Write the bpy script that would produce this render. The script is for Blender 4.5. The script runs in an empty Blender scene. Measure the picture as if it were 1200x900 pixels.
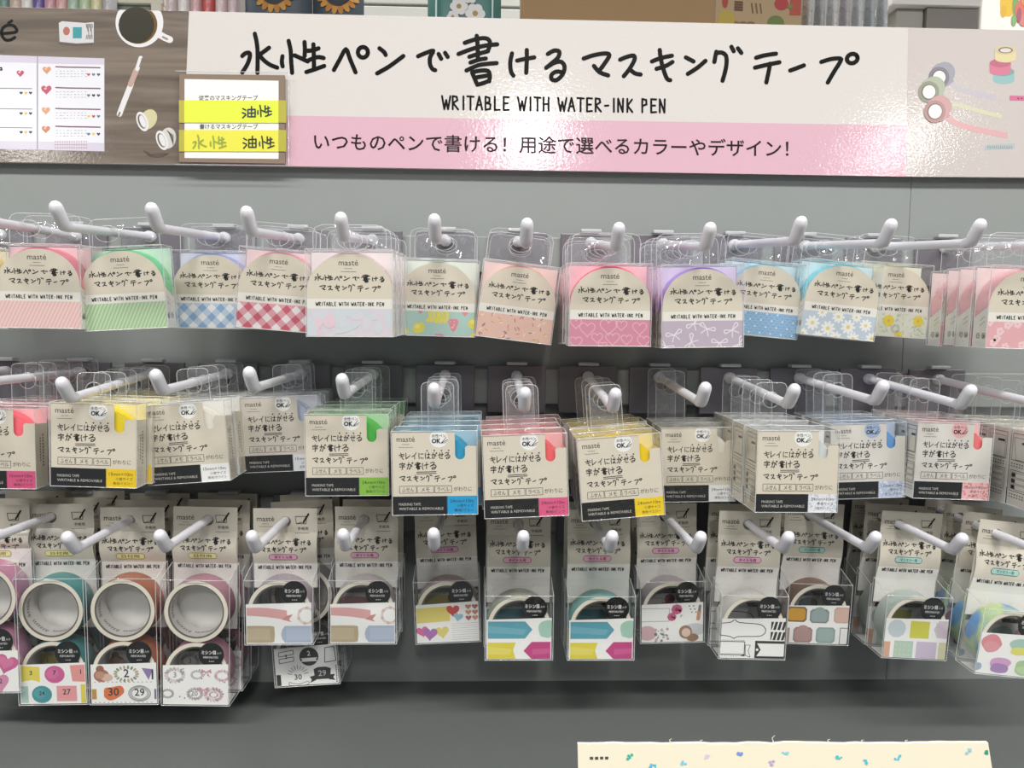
import bpy, bmesh, math, random
from mathutils import Vector, Matrix, Euler
random.seed(7)
S = bpy.context.scene
COL = S.collection

# ------------------------------------------------------------------ camera
CAM = Vector((-0.026, -0.661, 1.35))
FPX = 926.0                                    # focal length in pixels of a 1200x900 frame
PITCH, YAW, ROLL = -0.081, 0.0334, 0.0108
_f = Vector((math.sin(YAW)*math.cos(PITCH), math.cos(YAW)*math.cos(PITCH), math.sin(PITCH)))
_r = Vector((math.cos(YAW), -math.sin(YAW), 0))
_u = _r.cross(_f)
RIGHT = _r*math.cos(ROLL) + _u*math.sin(ROLL)
UP = -_r*math.sin(ROLL) + _u*math.cos(ROLL)
FWD = _f
cd = bpy.data.cameras.new('camera'); cam = bpy.data.objects.new('camera', cd); COL.objects.link(cam)
cd.sensor_fit = 'HORIZONTAL'; cd.sensor_width = 36.0; cd.lens = FPX/1200*36.0; cd.clip_start = 0.01
M_ = Matrix((RIGHT, UP, -FWD)).transposed().to_4x4(); M_.translation = CAM
cam.matrix_world = M_
S.camera = cam

# ------------------------------------------------------------------ light
S.view_settings.view_transform = 'Standard'
S.view_settings.look = 'None'
S.view_settings.gamma = 1.0
S.view_settings.use_curve_mapping = False
S.view_settings.exposure = 0.0
S.cycles.transparent_max_bounces = 96
S.cycles.max_bounces = 10
S.cycles.diffuse_bounces = 4
S.cycles.use_denoising = True
W = bpy.data.worlds.new('store_interior'); S.world = W; W.use_nodes = True
bg = W.node_tree.nodes['Background']
bg.inputs[0].default_value = (0.93, 0.97, 1.0, 1); bg.inputs[1].default_value = 0.24
def lamp(name, loc, sx, sy, power, col=(1, .97, .93)):
    l = bpy.data.lights.new(name, 'AREA'); l.shape = 'RECTANGLE'; l.size = sx; l.size_y = sy
    l.energy = power; l.color = col
    o = bpy.data.objects.new(name, l); COL.objects.link(o); o.location = loc   # an area light faces straight down
    return o
CEIL = CAM.z + 1.42
for x, p_ in ((-2.12, 13), (0.16, 20), (1.85, 9)):
    lamp('ceiling_light', (x, -2.78, CEIL), .16, .5, p_)
for x in (-1.25, 0.35, 1.9):
    lamp('ceiling_light', (x, -1.25, CEIL), 1.15, .22, 34)
for x in (-1.4, 0.5, 2.4):
    lamp('ceiling_light', (x, 1.1, CEIL + .2), 1.15, .22, 22)

# ------------------------------------------------------------------ helpers: pixels to points
def ray(px, py):
    return (FWD + RIGHT*((px-600)/FPX) - UP*((py-450)/FPX))
def at(px, py, Y):
    d = ray(px, py); t = (Y-CAM.y)/d.y
    return CAM + d*t
def on_plane(px, py, P, n):
    d = ray(px, py); t = (P-CAM).dot(n)/d.dot(n)
    return CAM + d*t

# ------------------------------------------------------------------ materials
def lin(h):
    h = h.lstrip('#'); c = [int(h[i:i+2], 16)/255 for i in (0, 2, 4)]
    return tuple(x/12.92 if x <= .04045 else ((x+.055)/1.055)**2.4 for x in c) + (1,)
_m = {}
def mat(hexcol, rough=.55, spec=.35, metal=0):
    k = (hexcol, rough, spec, metal)
    if k in _m: return _m[k]
    m = bpy.data.materials.new('paint_' + hexcol.lstrip('#')); m.use_nodes = True
    b = m.node_tree.nodes['Principled BSDF']
    b.inputs['Base Color'].default_value = lin(hexcol); b.inputs['Roughness'].default_value = rough
    b.inputs['Specular IOR Level'].default_value = spec; b.inputs['Metallic'].default_value = metal
    _m[k] = m
    return m
def bumped(hexcol, rough, scale, strength, spec=.5, dist=.001, c2=None):
    k = ('b', hexcol, rough, scale, strength, c2)
    if k in _m: return _m[k]
    m = bpy.data.materials.new('coat_' + hexcol.lstrip('#')); m.use_nodes = True
    nt = m.node_tree; b = nt.nodes['Principled BSDF']
    b.inputs['Base Color'].default_value = lin(hexcol); b.inputs['Roughness'].default_value = rough
    b.inputs['Specular IOR Level'].default_value = spec
    tc = nt.nodes.new('ShaderNodeTexCoord'); n = nt.nodes.new('ShaderNodeTexNoise')
    n.inputs['Scale'].default_value = scale; n.inputs['Detail'].default_value = 3
    bp = nt.nodes.new('ShaderNodeBump'); bp.inputs['Strength'].default_value = strength; bp.inputs['Distance'].default_value = dist
    nt.links.new(tc.outputs['Object'], n.inputs['Vector']); nt.links.new(n.outputs['Fac'], bp.inputs['Height'])
    nt.links.new(bp.outputs['Normal'], b.inputs['Normal'])
    if c2:
        n2 = nt.nodes.new('ShaderNodeTexNoise'); n2.inputs['Scale'].default_value = 3; n2.inputs['Detail'].default_value = 4
        r = nt.nodes.new('ShaderNodeMix'); r.data_type = 'RGBA'
        nt.links.new(tc.outputs['Object'], n2.inputs['Vector']); nt.links.new(n2.outputs['Fac'], r.inputs[0])
        r.inputs[6].default_value = lin(hexcol); r.inputs[7].default_value = lin(c2)
        nt.links.new(r.outputs[2], b.inputs['Base Color'])
    _m[k] = m
    return m
def wood(name, c1, c2, rough=.25):
    m = bpy.data.materials.new(name); m.use_nodes = True
    nt = m.node_tree; b = nt.nodes['Principled BSDF']; b.inputs['Roughness'].default_value = rough
    tc = nt.nodes.new('ShaderNodeTexCoord'); mp = nt.nodes.new('ShaderNodeMapping'); mp.inputs['Scale'].default_value = (6, 40, 90)
    n = nt.nodes.new('ShaderNodeTexNoise'); n.inputs['Scale'].default_value = 1.2; n.inputs['Detail'].default_value = 6; n.inputs['Distortion'].default_value = .6
    r = nt.nodes.new('ShaderNodeValToRGB'); r.color_ramp.elements[0].color = lin(c1); r.color_ramp.elements[1].color = lin(c2)
    r.color_ramp.elements[0].position = .3; r.color_ramp.elements[1].position = .7
    nt.links.new(tc.outputs['Object'], mp.inputs['Vector']); nt.links.new(mp.outputs[0], n.inputs['Vector'])
    nt.links.new(n.outputs['Fac'], r.inputs[0]); nt.links.new(r.outputs[0], b.inputs['Base Color'])
    n2 = nt.nodes.new('ShaderNodeTexNoise'); n2.inputs['Scale'].default_value = 420
    bp = nt.nodes.new('ShaderNodeBump'); bp.inputs['Strength'].default_value = .12; bp.inputs['Distance'].default_value = .0006
    nt.links.new(tc.outputs['Object'], n2.inputs['Vector']); nt.links.new(n2.outputs['Fac'], bp.inputs['Height']); nt.links.new(bp.outputs[0], b.inputs['Normal'])
    return m
def clear(name, body=(.97, .975, .98), amount=1.0, add=.015, rough=.06, bump=0, white=0.0):
    m = bpy.data.materials.new(name); m.use_nodes = True
    nt = m.node_tree; nt.nodes.clear()
    out = nt.nodes.new('ShaderNodeOutputMaterial')
    tr = nt.nodes.new('ShaderNodeBsdfTransparent'); tr.inputs[0].default_value = body + (1,)
    gl = nt.nodes.new('ShaderNodeBsdfGlossy'); gl.inputs['Roughness'].default_value = rough
    gl.inputs[0].default_value = (1, 1, 1, 1)
    # two-sided Schlick reflectance of a thin film (a film has no inside)
    ge = nt.nodes.new('ShaderNodeNewGeometry'); dt = nt.nodes.new('ShaderNodeVectorMath'); dt.operation = 'DOT_PRODUCT'
    nt.links.new(ge.outputs['Normal'], dt.inputs[0]); nt.links.new(ge.outputs['Incoming'], dt.inputs[1])
    def M1(op, x, y=None, z_=None, cl=False):
        q = nt.nodes.new('ShaderNodeMath'); q.operation = op; q.use_clamp = cl
        for k_, val in enumerate((x, y, z_)):
            if val is None: continue
            if isinstance(val, (int, float)): q.inputs[k_].default_value = val
            else: nt.links.new(val, q.inputs[k_])
        return q.outputs[0]
    c1 = M1('SUBTRACT', 1.0, M1('ABSOLUTE', dt.outputs['Value']), cl=True)
    refl = M1('MULTIPLY_ADD', M1('POWER', c1, 5.0), .93*amount, .045*amount+add, True)
    mx = nt.nodes.new('ShaderNodeMixShader')
    nt.links.new(refl, mx.inputs[0])
    nt.links.new(tr.outputs[0], mx.inputs[1]); nt.links.new(gl.outputs[0], mx.inputs[2])
    if bump:
        tc = nt.nodes.new('ShaderNodeTexCoord'); n = nt.nodes.new('ShaderNodeTexNoise'); n.inputs['Scale'].default_value = 75; n.inputs['Detail'].default_value = 1
        bp = nt.nodes.new('ShaderNodeBump'); bp.inputs['Strength'].default_value = bump; bp.inputs['Distance'].default_value = .004
        nt.links.new(tc.outputs['Object'], n.inputs['Vector']); nt.links.new(n.outputs['Fac'], bp.inputs['Height'])
        nt.links.new(bp.outputs[0], gl.inputs['Normal']); nt.links.new(bp.outputs[0], dt.inputs[0])
    last = mx
    if white:
        df = nt.nodes.new('ShaderNodeBsdfDiffuse'); df.inputs[0].default_value = (.9, .92, .93, 1)
        m2 = nt.nodes.new('ShaderNodeMixShader'); m2.inputs[0].default_value = white
        nt.links.new(mx.outputs[0], m2.inputs[1]); nt.links.new(df.outputs[0], m2.inputs[2]); last = m2
    nt.links.new(last.outputs[0], out.inputs[0])
    return m
PET = clear('clear_plastic', body=(.95, .955, .96), bump=.3, add=.01)
TABM = clear('clear_plastic_tab', bump=.9, add=.05, white=.035)
EDGE = clear('clear_plastic_fold_glint', body=(.94, .95, .96), add=.12, white=.42)  # white mixed in to imitate bright highlights along folds and rims
SLEEVE = clear('clear_sleeve_film', add=.01, rough=.1)

# ------------------------------------------------------------------ flat artwork (printed graphics)
def clip_poly(pts, rect):
    x0, y0, x1, y1 = rect
    def cut(p, f, g):
        o = []
        for i in range(len(p)):
            a, b = p[i-1], p[i]; fa, fb = f(a), f(b)
            if fa >= 0:
                o.append(a) if not o or o[-1] != a else None
            if (fa >= 0) != (fb >= 0):
                t = fa/(fa-fb); o.append((a[0]+(b[0]-a[0])*t, a[1]+(b[1]-a[1])*t))
        return o
    for f in (lambda p: p[0]-x0, lambda p: x1-p[0], lambda p: p[1]-y0, lambda p: y1-p[1]):
        pts = cut(pts, f, None)
        if len(pts) < 3: return []
    return pts
def smooth(pts, n=3):
    if len(pts) < 3: return pts
    o = []
    P = [pts[0]] + list(pts) + [pts[-1]]
    for i in range(1, len(P)-2):
        a, b, c, d = P[i-1:i+3]
        for k in range(n):
            t = k/n
            o.append(tuple(.5*((2*b[j]) + (-a[j]+c[j])*t + (2*a[j]-5*b[j]+4*c[j]-d[j])*t*t + (-a[j]+3*b[j]-3*c[j]+d[j])*t**3) for j in (0, 1)))
    o.append(pts[-1])
    return o
_txt = {}
def glyphs(s, bold=0.0):
    k = (s, bold)
    if k not in _txt:
        c = bpy.data.curves.new('t', 'FONT'); c.body = s; c.offset = bold; c.resolution_u = 2
        o = bpy.data.objects.new('t', c); COL.objects.link(o)
        me = bpy.data.meshes.new_from_object(o)
        v = [(p.co.x, p.co.y) for p in me.vertices]; f = [tuple(p.vertices) for p in me.polygons]
        bpy.data.objects.remove(o); bpy.data.curves.remove(c); bpy.data.meshes.remove(me)
        _txt[k] = (v, f)
    return _txt[k]
class Art:
    def __init__(s): s.it = []; s.rect = None; s.n = 0
    def lift(s, h): s.n += 1; return h+.13*(s.n % 7)
    def mesh(s, m, v, f, h): s.it.append((m, h, v, f))
    def poly(s, m, pts, h=1):
        if s.rect: pts = clip_poly(list(pts), s.rect)
        if len(pts) >= 3: s.it.append((m, s.lift(h), list(pts), [tuple(range(len(pts)))]))
    def box(s, m, x0, y0, x1, y1, h=1): s.poly(m, [(x0, y0), (x1, y0), (x1, y1), (x0, y1)], h)
    def disc(s, m, x, y, rx, ry=None, h=1, n=20, a=0):
        ry = rx if ry is None else ry; ca, sa = math.cos(a), math.sin(a)
        s.poly(m, [(x + rx*math.cos(t)*ca - ry*math.sin(t)*sa, y + rx*math.cos(t)*sa + ry*math.sin(t)*ca) for t in (2*math.pi*i/n for i in range(n))], h)
    def ring(s, m, x, y, r0, r1, h=1, n=24):
        for i in range(n):
            a, b = 2*math.pi*i/n, 2*math.pi*(i+1)/n
            s.poly(m, [(x+r1*math.cos(a), y+r1*math.sin(a)), (x+r1*math.cos(b), y+r1*math.sin(b)), (x+r0*math.cos(b), y+r0*math.sin(b)), (x+r0*math.cos(a), y+r0*math.sin(a))], h)
    def stroke(s, m, pts, w, h=1, caps=8, sm=0):
        # one ribbon per run of gentle bends, rounded at its ends; sharp corners start a new ribbon
        if sm: pts = smooth(pts, sm)
        P = [pts[0]]
        for p in pts[1:]:
            if math.hypot(p[0]-P[-1][0], p[1]-P[-1][1]) > 1e-7: P.append(p)
        if len(P) < 2: return
        dirs = [((b[0]-a[0])/math.hypot(b[0]-a[0], b[1]-a[1]), (b[1]-a[1])/math.hypot(b[0]-a[0], b[1]-a[1])) for a, b in zip(P, P[1:])]
        runs, cur = [], [0]
        for i in range(1, len(P)-1):
            cur.append(i)
            if dirs[i-1][0]*dirs[i][0]+dirs[i-1][1]*dirs[i][1] < .25: runs.append(cur); cur = [i]
        cur.append(len(P)-1); runs.append(cur)
        for run in runs:
            L, Rr = [], []
            for j, i in enumerate(run):
                d0 = dirs[i-1] if j > 0 else dirs[i]; d1 = dirs[i] if j < len(run)-1 else dirs[i-1]
                nx, ny = -(d0[1]+d1[1]), d0[0]+d1[0]; q = math.hypot(nx, ny); nx, ny = nx/q, ny/q
                k = w/2/max(.55, nx*-d0[1]+ny*d0[0])
                L.append((P[i][0]+nx*k, P[i][1]+ny*k)); Rr.append((P[i][0]-nx*k, P[i][1]-ny*k))
            pts2 = L[:]
            if caps:
                for end in (1, 0):
                    i = run[-1] if end else run[0]; d = dirs[i-1] if end else dirs[i]; sg = 1 if end else -1
                    a0 = math.atan2(d[1], d[0])+(0 if end else math.pi)
                    arc = [(P[i][0]+w/2*math.cos(a0+t), P[i][1]+w/2*math.sin(a0+t)) for t in (math.pi/2-math.pi*q/(caps//2+1) for q in range(1, caps//2+1))]
                    if end: pts2 += arc+Rr[::-1]
                    else: pts2 += arc
            else: pts2 += Rr[::-1]
            if s.rect or len(run) == 2: s.poly(m, pts2, h)
            else:
                n = len(L); V = L+Rr; F = [(k, n+k, n+k+1, k+1) for k in range(n-1)]
                if caps:
                    for end in (1, 0):
                        i = run[-1] if end else run[0]; d = dirs[i-1] if end else dirs[i]
                        a0 = math.atan2(d[1], d[0])+(0 if end else math.pi); o = len(V)
                        V += [(P[i][0]+w/2*math.cos(a0+t), P[i][1]+w/2*math.sin(a0+t)) for t in (math.pi/2-math.pi*q/(caps//2+1) for q in range(1, caps//2+1))]
                        mid = list(range(o, len(V)))
                        F.append(tuple([n-1]+mid+[2*n-1]) if end else tuple([n]+mid+[0]))
                s.it.append((m, s.lift(h), V, F))
    def outline(s, m, pts, w, h=1): s.stroke(m, list(pts)+[pts[0]], w, h, caps=0)
    def heart(s, m, x, y, r, h=1, a=0):
        s.poly(m, heart_pts(x, y, r, a), h)
    def text(s, m, t, x0, y0, x1=None, size=None, height=None, bold=0.0, h=2, align='l'):
        v, f = glyphs(t, bold)
        if not v: return
        ax = min(p[0] for p in v); bx = max(p[0] for p in v)
        if size is None: sx = (x1-x0)/(bx-ax)
        else: sx = size
        sy = sx if height is None else height
        if size is not None and align == 'c': x0 = x0-(bx-ax)*sx/2
        if size is not None and align == 'r': x0 = x0-(bx-ax)*sx
        s.it.append((m, h, [(x0+(p[0]-ax)*sx, y0+p[1]*sy) for p in v], f))
    def hand(s, m, strokes, x0, y0, x1, y1, w, h=2, sm=0, caps=6):
        xs = [p[0] for t in strokes for p in t]; ys = [p[1] for t in strokes for p in t]
        ax, bx, ay, by = min(xs), max(xs), min(ys), max(ys)
        fx = (x1-x0)/max(bx-ax, 1e-6); fy = (y1-y0)/max(by-ay, 1e-6)
        for t in strokes:
            s.stroke(m, [(x0+(p[0]-ax)*fx, y0+(p[1]-ay)*fy) for p in t], w, h, caps, sm)
def heart_pts(x, y, r, a=0):
    o = []
    for i in range(20):
        t = 2*math.pi*i/20
        px = 16*math.sin(t)**3/16*r; py = (13*math.cos(t)-5*math.cos(2*t)-2*math.cos(3*t)-math.cos(4*t))/16*r
        o.append((x+px*math.cos(a)-py*math.sin(a), y+px*math.sin(a)+py*math.cos(a)))
    return o

# ------------------------------------------------------------------ mesh builder
class MB:
    def __init__(s): s.v = []; s.f = []; s.mi = []; s.mats = []; s.sm = []
    def slot(s, m):
        if m not in s.mats: s.mats.append(m)
        return s.mats.index(m)
    def face(s, m, pts, smooth=False):
        n = len(s.v); s.v += [tuple(p) for p in pts]; s.f.append(tuple(range(n, n+len(pts)))); s.mi.append(s.slot(m)); s.sm.append(smooth)
    def add(s, m, verts, faces, smooth=False):
        n = len(s.v); s.v += [tuple(p) for p in verts]; k = s.slot(m)
        for f in faces: s.f.append(tuple(n+i for i in f)); s.mi.append(k); s.sm.append(smooth)
    def box(s, m, x0, y0, z0, x1, y1, z1):
        v = [(x, y, z) for x in (x0, x1) for y in (y0, y1) for z in (z0, z1)]
        s.add(m, v, [(0, 1, 3, 2), (4, 6, 7, 5), (0, 4, 5, 1), (2, 3, 7, 6), (0, 2, 6, 4), (1, 5, 7, 3)])
    def rbox(s, m, x0, y0, z0, x1, y1, z1, b):
        # box with chamfered edges
        bm = bmesh.new(); bmesh.ops.create_cube(bm, size=1)
        for v in bm.verts: v.co = Vector(((x0+x1)/2+v.co.x*(x1-x0), (y0+y1)/2+v.co.y*(y1-y0), (z0+z1)/2+v.co.z*(z1-z0)))
        bmesh.ops.bevel(bm, geom=bm.edges[:], offset=b, segments=2, affect='EDGES', profile=.5)
        bm.verts.ensure_lookup_table(); bm.verts.index_update()
        s.add(m, [v.co[:] for v in bm.verts], [tuple(v.index for v in f.verts) for f in bm.faces]); bm.free()
    def tube(s, m, pts, rads, n=14, cap=True):
        pts = [Vector(p) for p in pts]
        if not isinstance(rads, (list, tuple)): rads = [rads]*len(pts)
        rings = []
        d0 = (pts[1]-pts[0]).normalized(); up = Vector((0, 0, 1)) if abs(d0.z) < .9 else Vector((1, 0, 0))
        side = d0.cross(up).normalized()
        for i, p in enumerate(pts):
            d = ((pts[min(i+1, len(pts)-1)]-pts[max(i-1, 0)])).normalized()
            side = (side-d*side.dot(d)).normalized(); w = side.cross(d)
            rings.append([p+(side*math.cos(2*math.pi*k/n)+w*math.sin(2*math.pi*k/n))*rads[i] for k in range(n)])
        v = [q for r in rings for q in r]; f = []
        for i in range(len(pts)-1):
            for k in range(n): f.append((i*n+k, i*n+(k+1) % n, (i+1)*n+(k+1) % n, (i+1)*n+k))
        s.add(m, v, f, True)
        if cap:
            s.face(m, rings[0][::-1]); s.face(m, rings[-1])
    def prism(s, m, pts, fmap, t):
        # polygon pts (2D) extruded from h=0 to h=-t through fmap(x, y, h)
        n = len(pts)
        a = [fmap(x, y, 0) for x, y in pts]; b = [fmap(x, y, -t) for x, y in pts]
        s.add(m, a+b, [tuple(range(n)), tuple(range(2*n-1, n-1, -1))] + [(i, n+i, n+(i+1) % n, (i+1) % n) for i in range(n)])
    def art(s, art, fmap, step=.00008):
        for m, h, v, f in art.it:
            s.add(m, [fmap(x, y, h*step) for x, y in v], f)
    def mesh(s, name):
        me = bpy.data.meshes.new(name); me.from_pydata(s.v, [], s.f)
        for m in s.mats: me.materials.append(m)
        me.polygons.foreach_set('material_index', s.mi); me.polygons.foreach_set('use_smooth', s.sm); me.update()
        return me
    def build(s, name, parent=None, loc=None):
        o = bpy.data.objects.new(name, s.mesh(name)); COL.objects.link(o)
        if parent: o.parent = parent
        if loc is not None: o.location = loc
        return o
def tag(o, label, cat, group=None, kind=None):
    o['label'] = label; o['category'] = cat
    if group: o['group'] = group
    if kind: o['kind'] = kind
    return o
def empty(name, loc):
    o = bpy.data.objects.new(name, None); COL.objects.link(o); o.location = loc; o.empty_display_size = .01
    return o

# ------------------------------------------------------------------ hand-lettered strokes (x right, y up)
def z(ox, oy, *strokes):     # strokes traced on a 7.5x enlargement
    return [[(ox+p[0]/7.5, -(oy+p[1]/7.5)) for p in s] for s in strokes]
def circ(x, y, rx, ry, a=0, n=12):
    return [(x+rx*math.cos(t)*math.cos(a)-ry*math.sin(t)*math.sin(a), y+rx*math.cos(t)*math.sin(a)+ry*math.sin(t)*math.cos(a)) for t in (2*math.pi*i/n for i in range(n+1))]
G = {}
G['mizu'] = z(270, 30, [(215, 72), (232, 150), (240, 250), (238, 415)], [(105, 268), (130, 245), (165, 240), (172, 270), (150, 340), (105, 412)], [(340, 195), (255, 258)], [(255, 262), (300, 310), (350, 345), (412, 370)])
G['sei'] = z(270, 30, [(458, 270), (452, 320), (460, 358)], [(512, 135), (530, 220), (535, 320), (543, 415)], [(565, 262), (615, 285), (680, 315)], [(652, 145), (655, 210), (652, 270)], [(730, 165), (733, 260), (735, 370)], [(660, 222), (720, 218), (775, 200)], [(680, 308), (760, 278), (820, 285)], [(668, 408), (740, 385), (825, 355)])
G['pe'] = z(270, 30, [(910, 390), (960, 300), (1015, 208), (1050, 290), (1100, 410)], circ(1165, 235, 44, 46))
G['n'] = z(420, 30, [(185, 200), (225, 232), (240, 258)], [(165, 420), (270, 360), (395, 268)])
G['de'] = z(420, 30, [(525, 270), (590, 242), (658, 222), (630, 280), (630, 340), (650, 380), (675, 392)], [(705, 250), (728, 292)], [(762, 240), (785, 275)])
G['kaku'] = z(420, 30, [(1040, 90), (1048, 180), (1050, 300)], [(935, 152), (1040, 118), (1120, 112), (1155, 140), (1150, 190), (1135, 225)], [(880, 250), (1000, 205), (1120, 175), (1220, 165)], [(975, 275), (1050, 250), (1140, 225)], [(985, 325), (1060, 300), (1120, 290)], [(950, 395), (1050, 350), (1150, 335), (1215, 330)], [(1000, 415), (1045, 520)], [(1000, 410), (1080, 395), (1140, 400), (1155, 440), (1150, 490)], [(1045, 520), (1100, 505), (1150, 485)], [(1030, 457), (1130, 440)])
G['ke'] = z(560, 30, [(300, 245), (285, 320), (290, 400), (312, 440)], [(345, 308), (420, 292), (495, 280)], [(430, 215), (430, 300), (425, 415)])
G['ru'] = z(560, 30, [(615, 250), (670, 220), (715, 230), (705, 280), (650, 330), (600, 372)], [(605, 368), (670, 328), (730, 318), (762, 360), (745, 430), (690, 480), (648, 470), (650, 430), (690, 405), (738, 410)])
G['ma'] = z(560, 30, [(930, 290), (1020, 260), (1120, 245), (1155, 260), (1130, 310), (1065, 400)], [(1020, 355), (1070, 410), (1145, 438)])
G['su'] = z(700, 40, [(200, 225), (260, 200), (320, 190), (325, 230), (280, 310), (232, 370)], [(285, 310), (330, 345), (380, 355)])
G['ki'] = z(700, 40, [(480, 240), (560, 210), (655, 190)], [(520, 305), (600, 280), (660, 245)], [(548, 140), (560, 230), (590, 340), (615, 395), (640, 405)])
G['n2'] = z(700, 40, [(778, 205), (845, 240)], [(795, 350), (880, 295), (950, 235)])
G['gu'] = z(700, 40, [(1045, 155), (1028, 245)], [(1045, 168), (1090, 162), (1130, 190), (1135, 260), (1120, 340), (1100, 410)], [(1178, 112), (1198, 150)], [(1235, 125), (1265, 165)])
G['te'] = z(860, 40, [(195, 208), (270, 187), (370, 172)], [(185, 295), (290, 270), (400, 248)], [(318, 260), (305, 330), (285, 425)])
G['bar'] = z(860, 40, [(495, 320), (550, 300), (615, 275)])
G['pu'] = z(860, 40, [(768, 245), (850, 220), (935, 215), (930, 250), (880, 330), (825, 425)], circ(1040, 215, 48, 40, -.35))
LINE_A = sum((G[k] for k in ('mizu', 'sei', 'pe', 'n', 'de', 'kaku', 'ke', 'ru')), [])
LINE_B = sum((G[k] for k in ('ma', 'su', 'ki', 'n2', 'gu', 'te', 'bar', 'pu')), [])
U = {'re': [[(.1, 1), (.1, .05), (.9, .6)]], 'i': [[(.8, 1), (.45, .6), (0, .4)], [(.5, .65), (.5, 0)]],
     'ni': [[(.1, .95), (.05, .5), (.12, .05)], [(.4, .8), (.9, .82)], [(.38, .3), (.5, .12), (.95, .15)]],
     'ha': [[(.1, .95), (.03, .5), (.12, .05)], [(.35, .7), (.95, .75)], [(.68, 1), (.68, .25), (.55, .08), (.4, .15), (.5, .3), (.75, .22), (.95, .05)]],
     'ga': [[(0, .65), (.55, .72), (.6, .5), (.45, .05), (.3, .12)], [(.3, 1), (.2, .4), (.02, .05)], [(.7, .7), (.85, .4)], [(.8, .95), (.87, .82)], [(.94, 1), (1, .88)]],
     'se': [[(0, .6), (1, .72)], [(.75, 1), (.75, .45), (.62, .4)], [(.3, .95), (.28, .2), (.45, .05), (.85, .08)]],
     'ji': [[(.5, 1), (.5, .88)], [(.08, .65), (.1, .82), (.92, .85), (.85, .65)], [(.28, .65), (.7, .66), (.5, .45)], [(.5, .45), (.55, .1), (.4, .02)], [(.05, .38), (.95, .42)]]}
def unit(k):
    if k in U: return U[k]
    st = G[k]; xs = [p[0] for s in st for p in s]; ys = [p[1] for s in st for p in s]
    a, b, c, d = min(xs), max(xs), min(ys), max(ys)
    return [[((p[0]-a)/(b-a), (p[1]-c)/(d-c)) for p in s] for s in st]
def word(keys, cell=1.25, gap=None):
    o = []
    for i, k in enumerate(keys):
        o += [[(p[0]+i*cell, p[1]) for p in s] for s in unit(k)]
    return o
CAPS = {'W': [[(0, 1), (.28, 0), (.5, .7), (.72, 0), (1, 1)]], 'R': [[(.05, 0), (.05, 1), (.6, .95), (.7, .7), (.1, .48), (.8, 0)]], 'I': [[(.3, 0), (.3, 1)]],
        'T': [[(0, 1), (.9, .97)], [(.45, 1), (.45, 0)]], 'A': [[(0, 0), (.42, 1), (.85, 0)], [(.15, .36), (.7, .36)]], 'B': [[(.05, 0), (.05, 1), (.6, .9), (.6, .6), (.1, .52), (.75, .42), (.7, .08), (.05, 0)]],
        'L': [[(.1, 1), (.1, 0), (.8, .02)]], 'E': [[(.8, .98), (.1, 1), (.1, 0), (.8, .03)], [(.1, .52), (.65, .52)]], 'H': [[(.05, 1), (.05, 0)], [(.75, 1), (.75, 0)], [(.05, .5), (.75, .5)]],
        '-': [[(.1, .45), (.6, .47)]], 'N': [[(.05, 0), (.05, 1), (.7, 0), (.75, 1)]], 'K': [[(.1, 1), (.1, 0)], [(.75, .95), (.12, .48), (.8, 0)]], 'P': [[(.1, 0), (.1, 1), (.65, .93), (.68, .6), (.12, .48)]]}
def caps(t):
    o = []; x = 0
    for c in t:
        if c == ' ': x += .75; continue
        w = {'I': .75, 'W': 1.3, '-': .95}.get(c, 1.12)
        o += [[(p[0]*(1.05 if c == 'W' else .9)+x, p[1]) for p in s] for s in CAPS[c]]; x += w
    return o
WRITABLE = caps('WRITABLE WITH WATER-INK PEN')

INK = mat('#1d1c1b', .5); SOFTINK = mat('#4a4844', .6)
CREAM = mat('#d8d0be', .42, .5); OFFWHITE = mat('#e6e3da', .42, .5); WHITE = mat('#efefec', .45, .5)
BLACK = mat('#17191b', .4, .5)

# ------------------------------------------------------------------ the store around: floor and the display stand
PANEL_Y = .012
mb = MB(); FL = bumped('#9c968c', .35, 6, .05, c2='#a8a299')
mb.box(FL, -5, -4.5, -.05, 5, 4.0, 0); fo = mb.build('floor'); fo['kind'] = 'structure'
mb = MB(); mb.box(mat('#c9c6bf', .6), -5, 3.9, 0, 5, 4.0, 2.95); fo = mb.build('wall_back'); fo['kind'] = 'structure'
GREY = bumped('#8e9392', .45, 900, .06, spec=.3, c2='#939896')
DECKM = bumped('#5f6362', .45, 700, .06, spec=.35)
deck_z = at(600, 798, PANEL_Y).z
panel_top = at(600, 150, PANEL_Y).z
seam = at(1058, 412, PANEL_Y).x
stand = empty('display_stand', (0, 0, 0))
tag(stand, 'grey metal store display stand with back panels, hook rails and base shelf', 'display stand')
for x0, x1 in ((-.98, seam-.00015), (seam+.00015, .98)):
    mb = MB(); mb.rbox(GREY, x0, PANEL_Y, deck_z-.02, x1, PANEL_Y+.014, panel_top, .0003); mb.build('back_panel', stand)
ROWZ = [CAM.z+.0731, CAM.z-.0372, CAM.z-.1477]
for rz in ROWZ:
    mb = MB(); mb.rbox(GREY, -.975, .0045, rz-.034, .975, PANEL_Y, rz-.004, .0012); mb.build('hook_rail', stand)
mb = MB(); mb.rbox(DECKM, -.98, -.46, deck_z-.028, .98, PANEL_Y+.014, deck_z, .003); mb.build('shelf_deck', stand)
mb = MB(); mb.rbox(DECKM, -.97, -.42, 0, .97, PANEL_Y+.016, deck_z-.028, .004); mb.build('plinth', stand)

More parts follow.
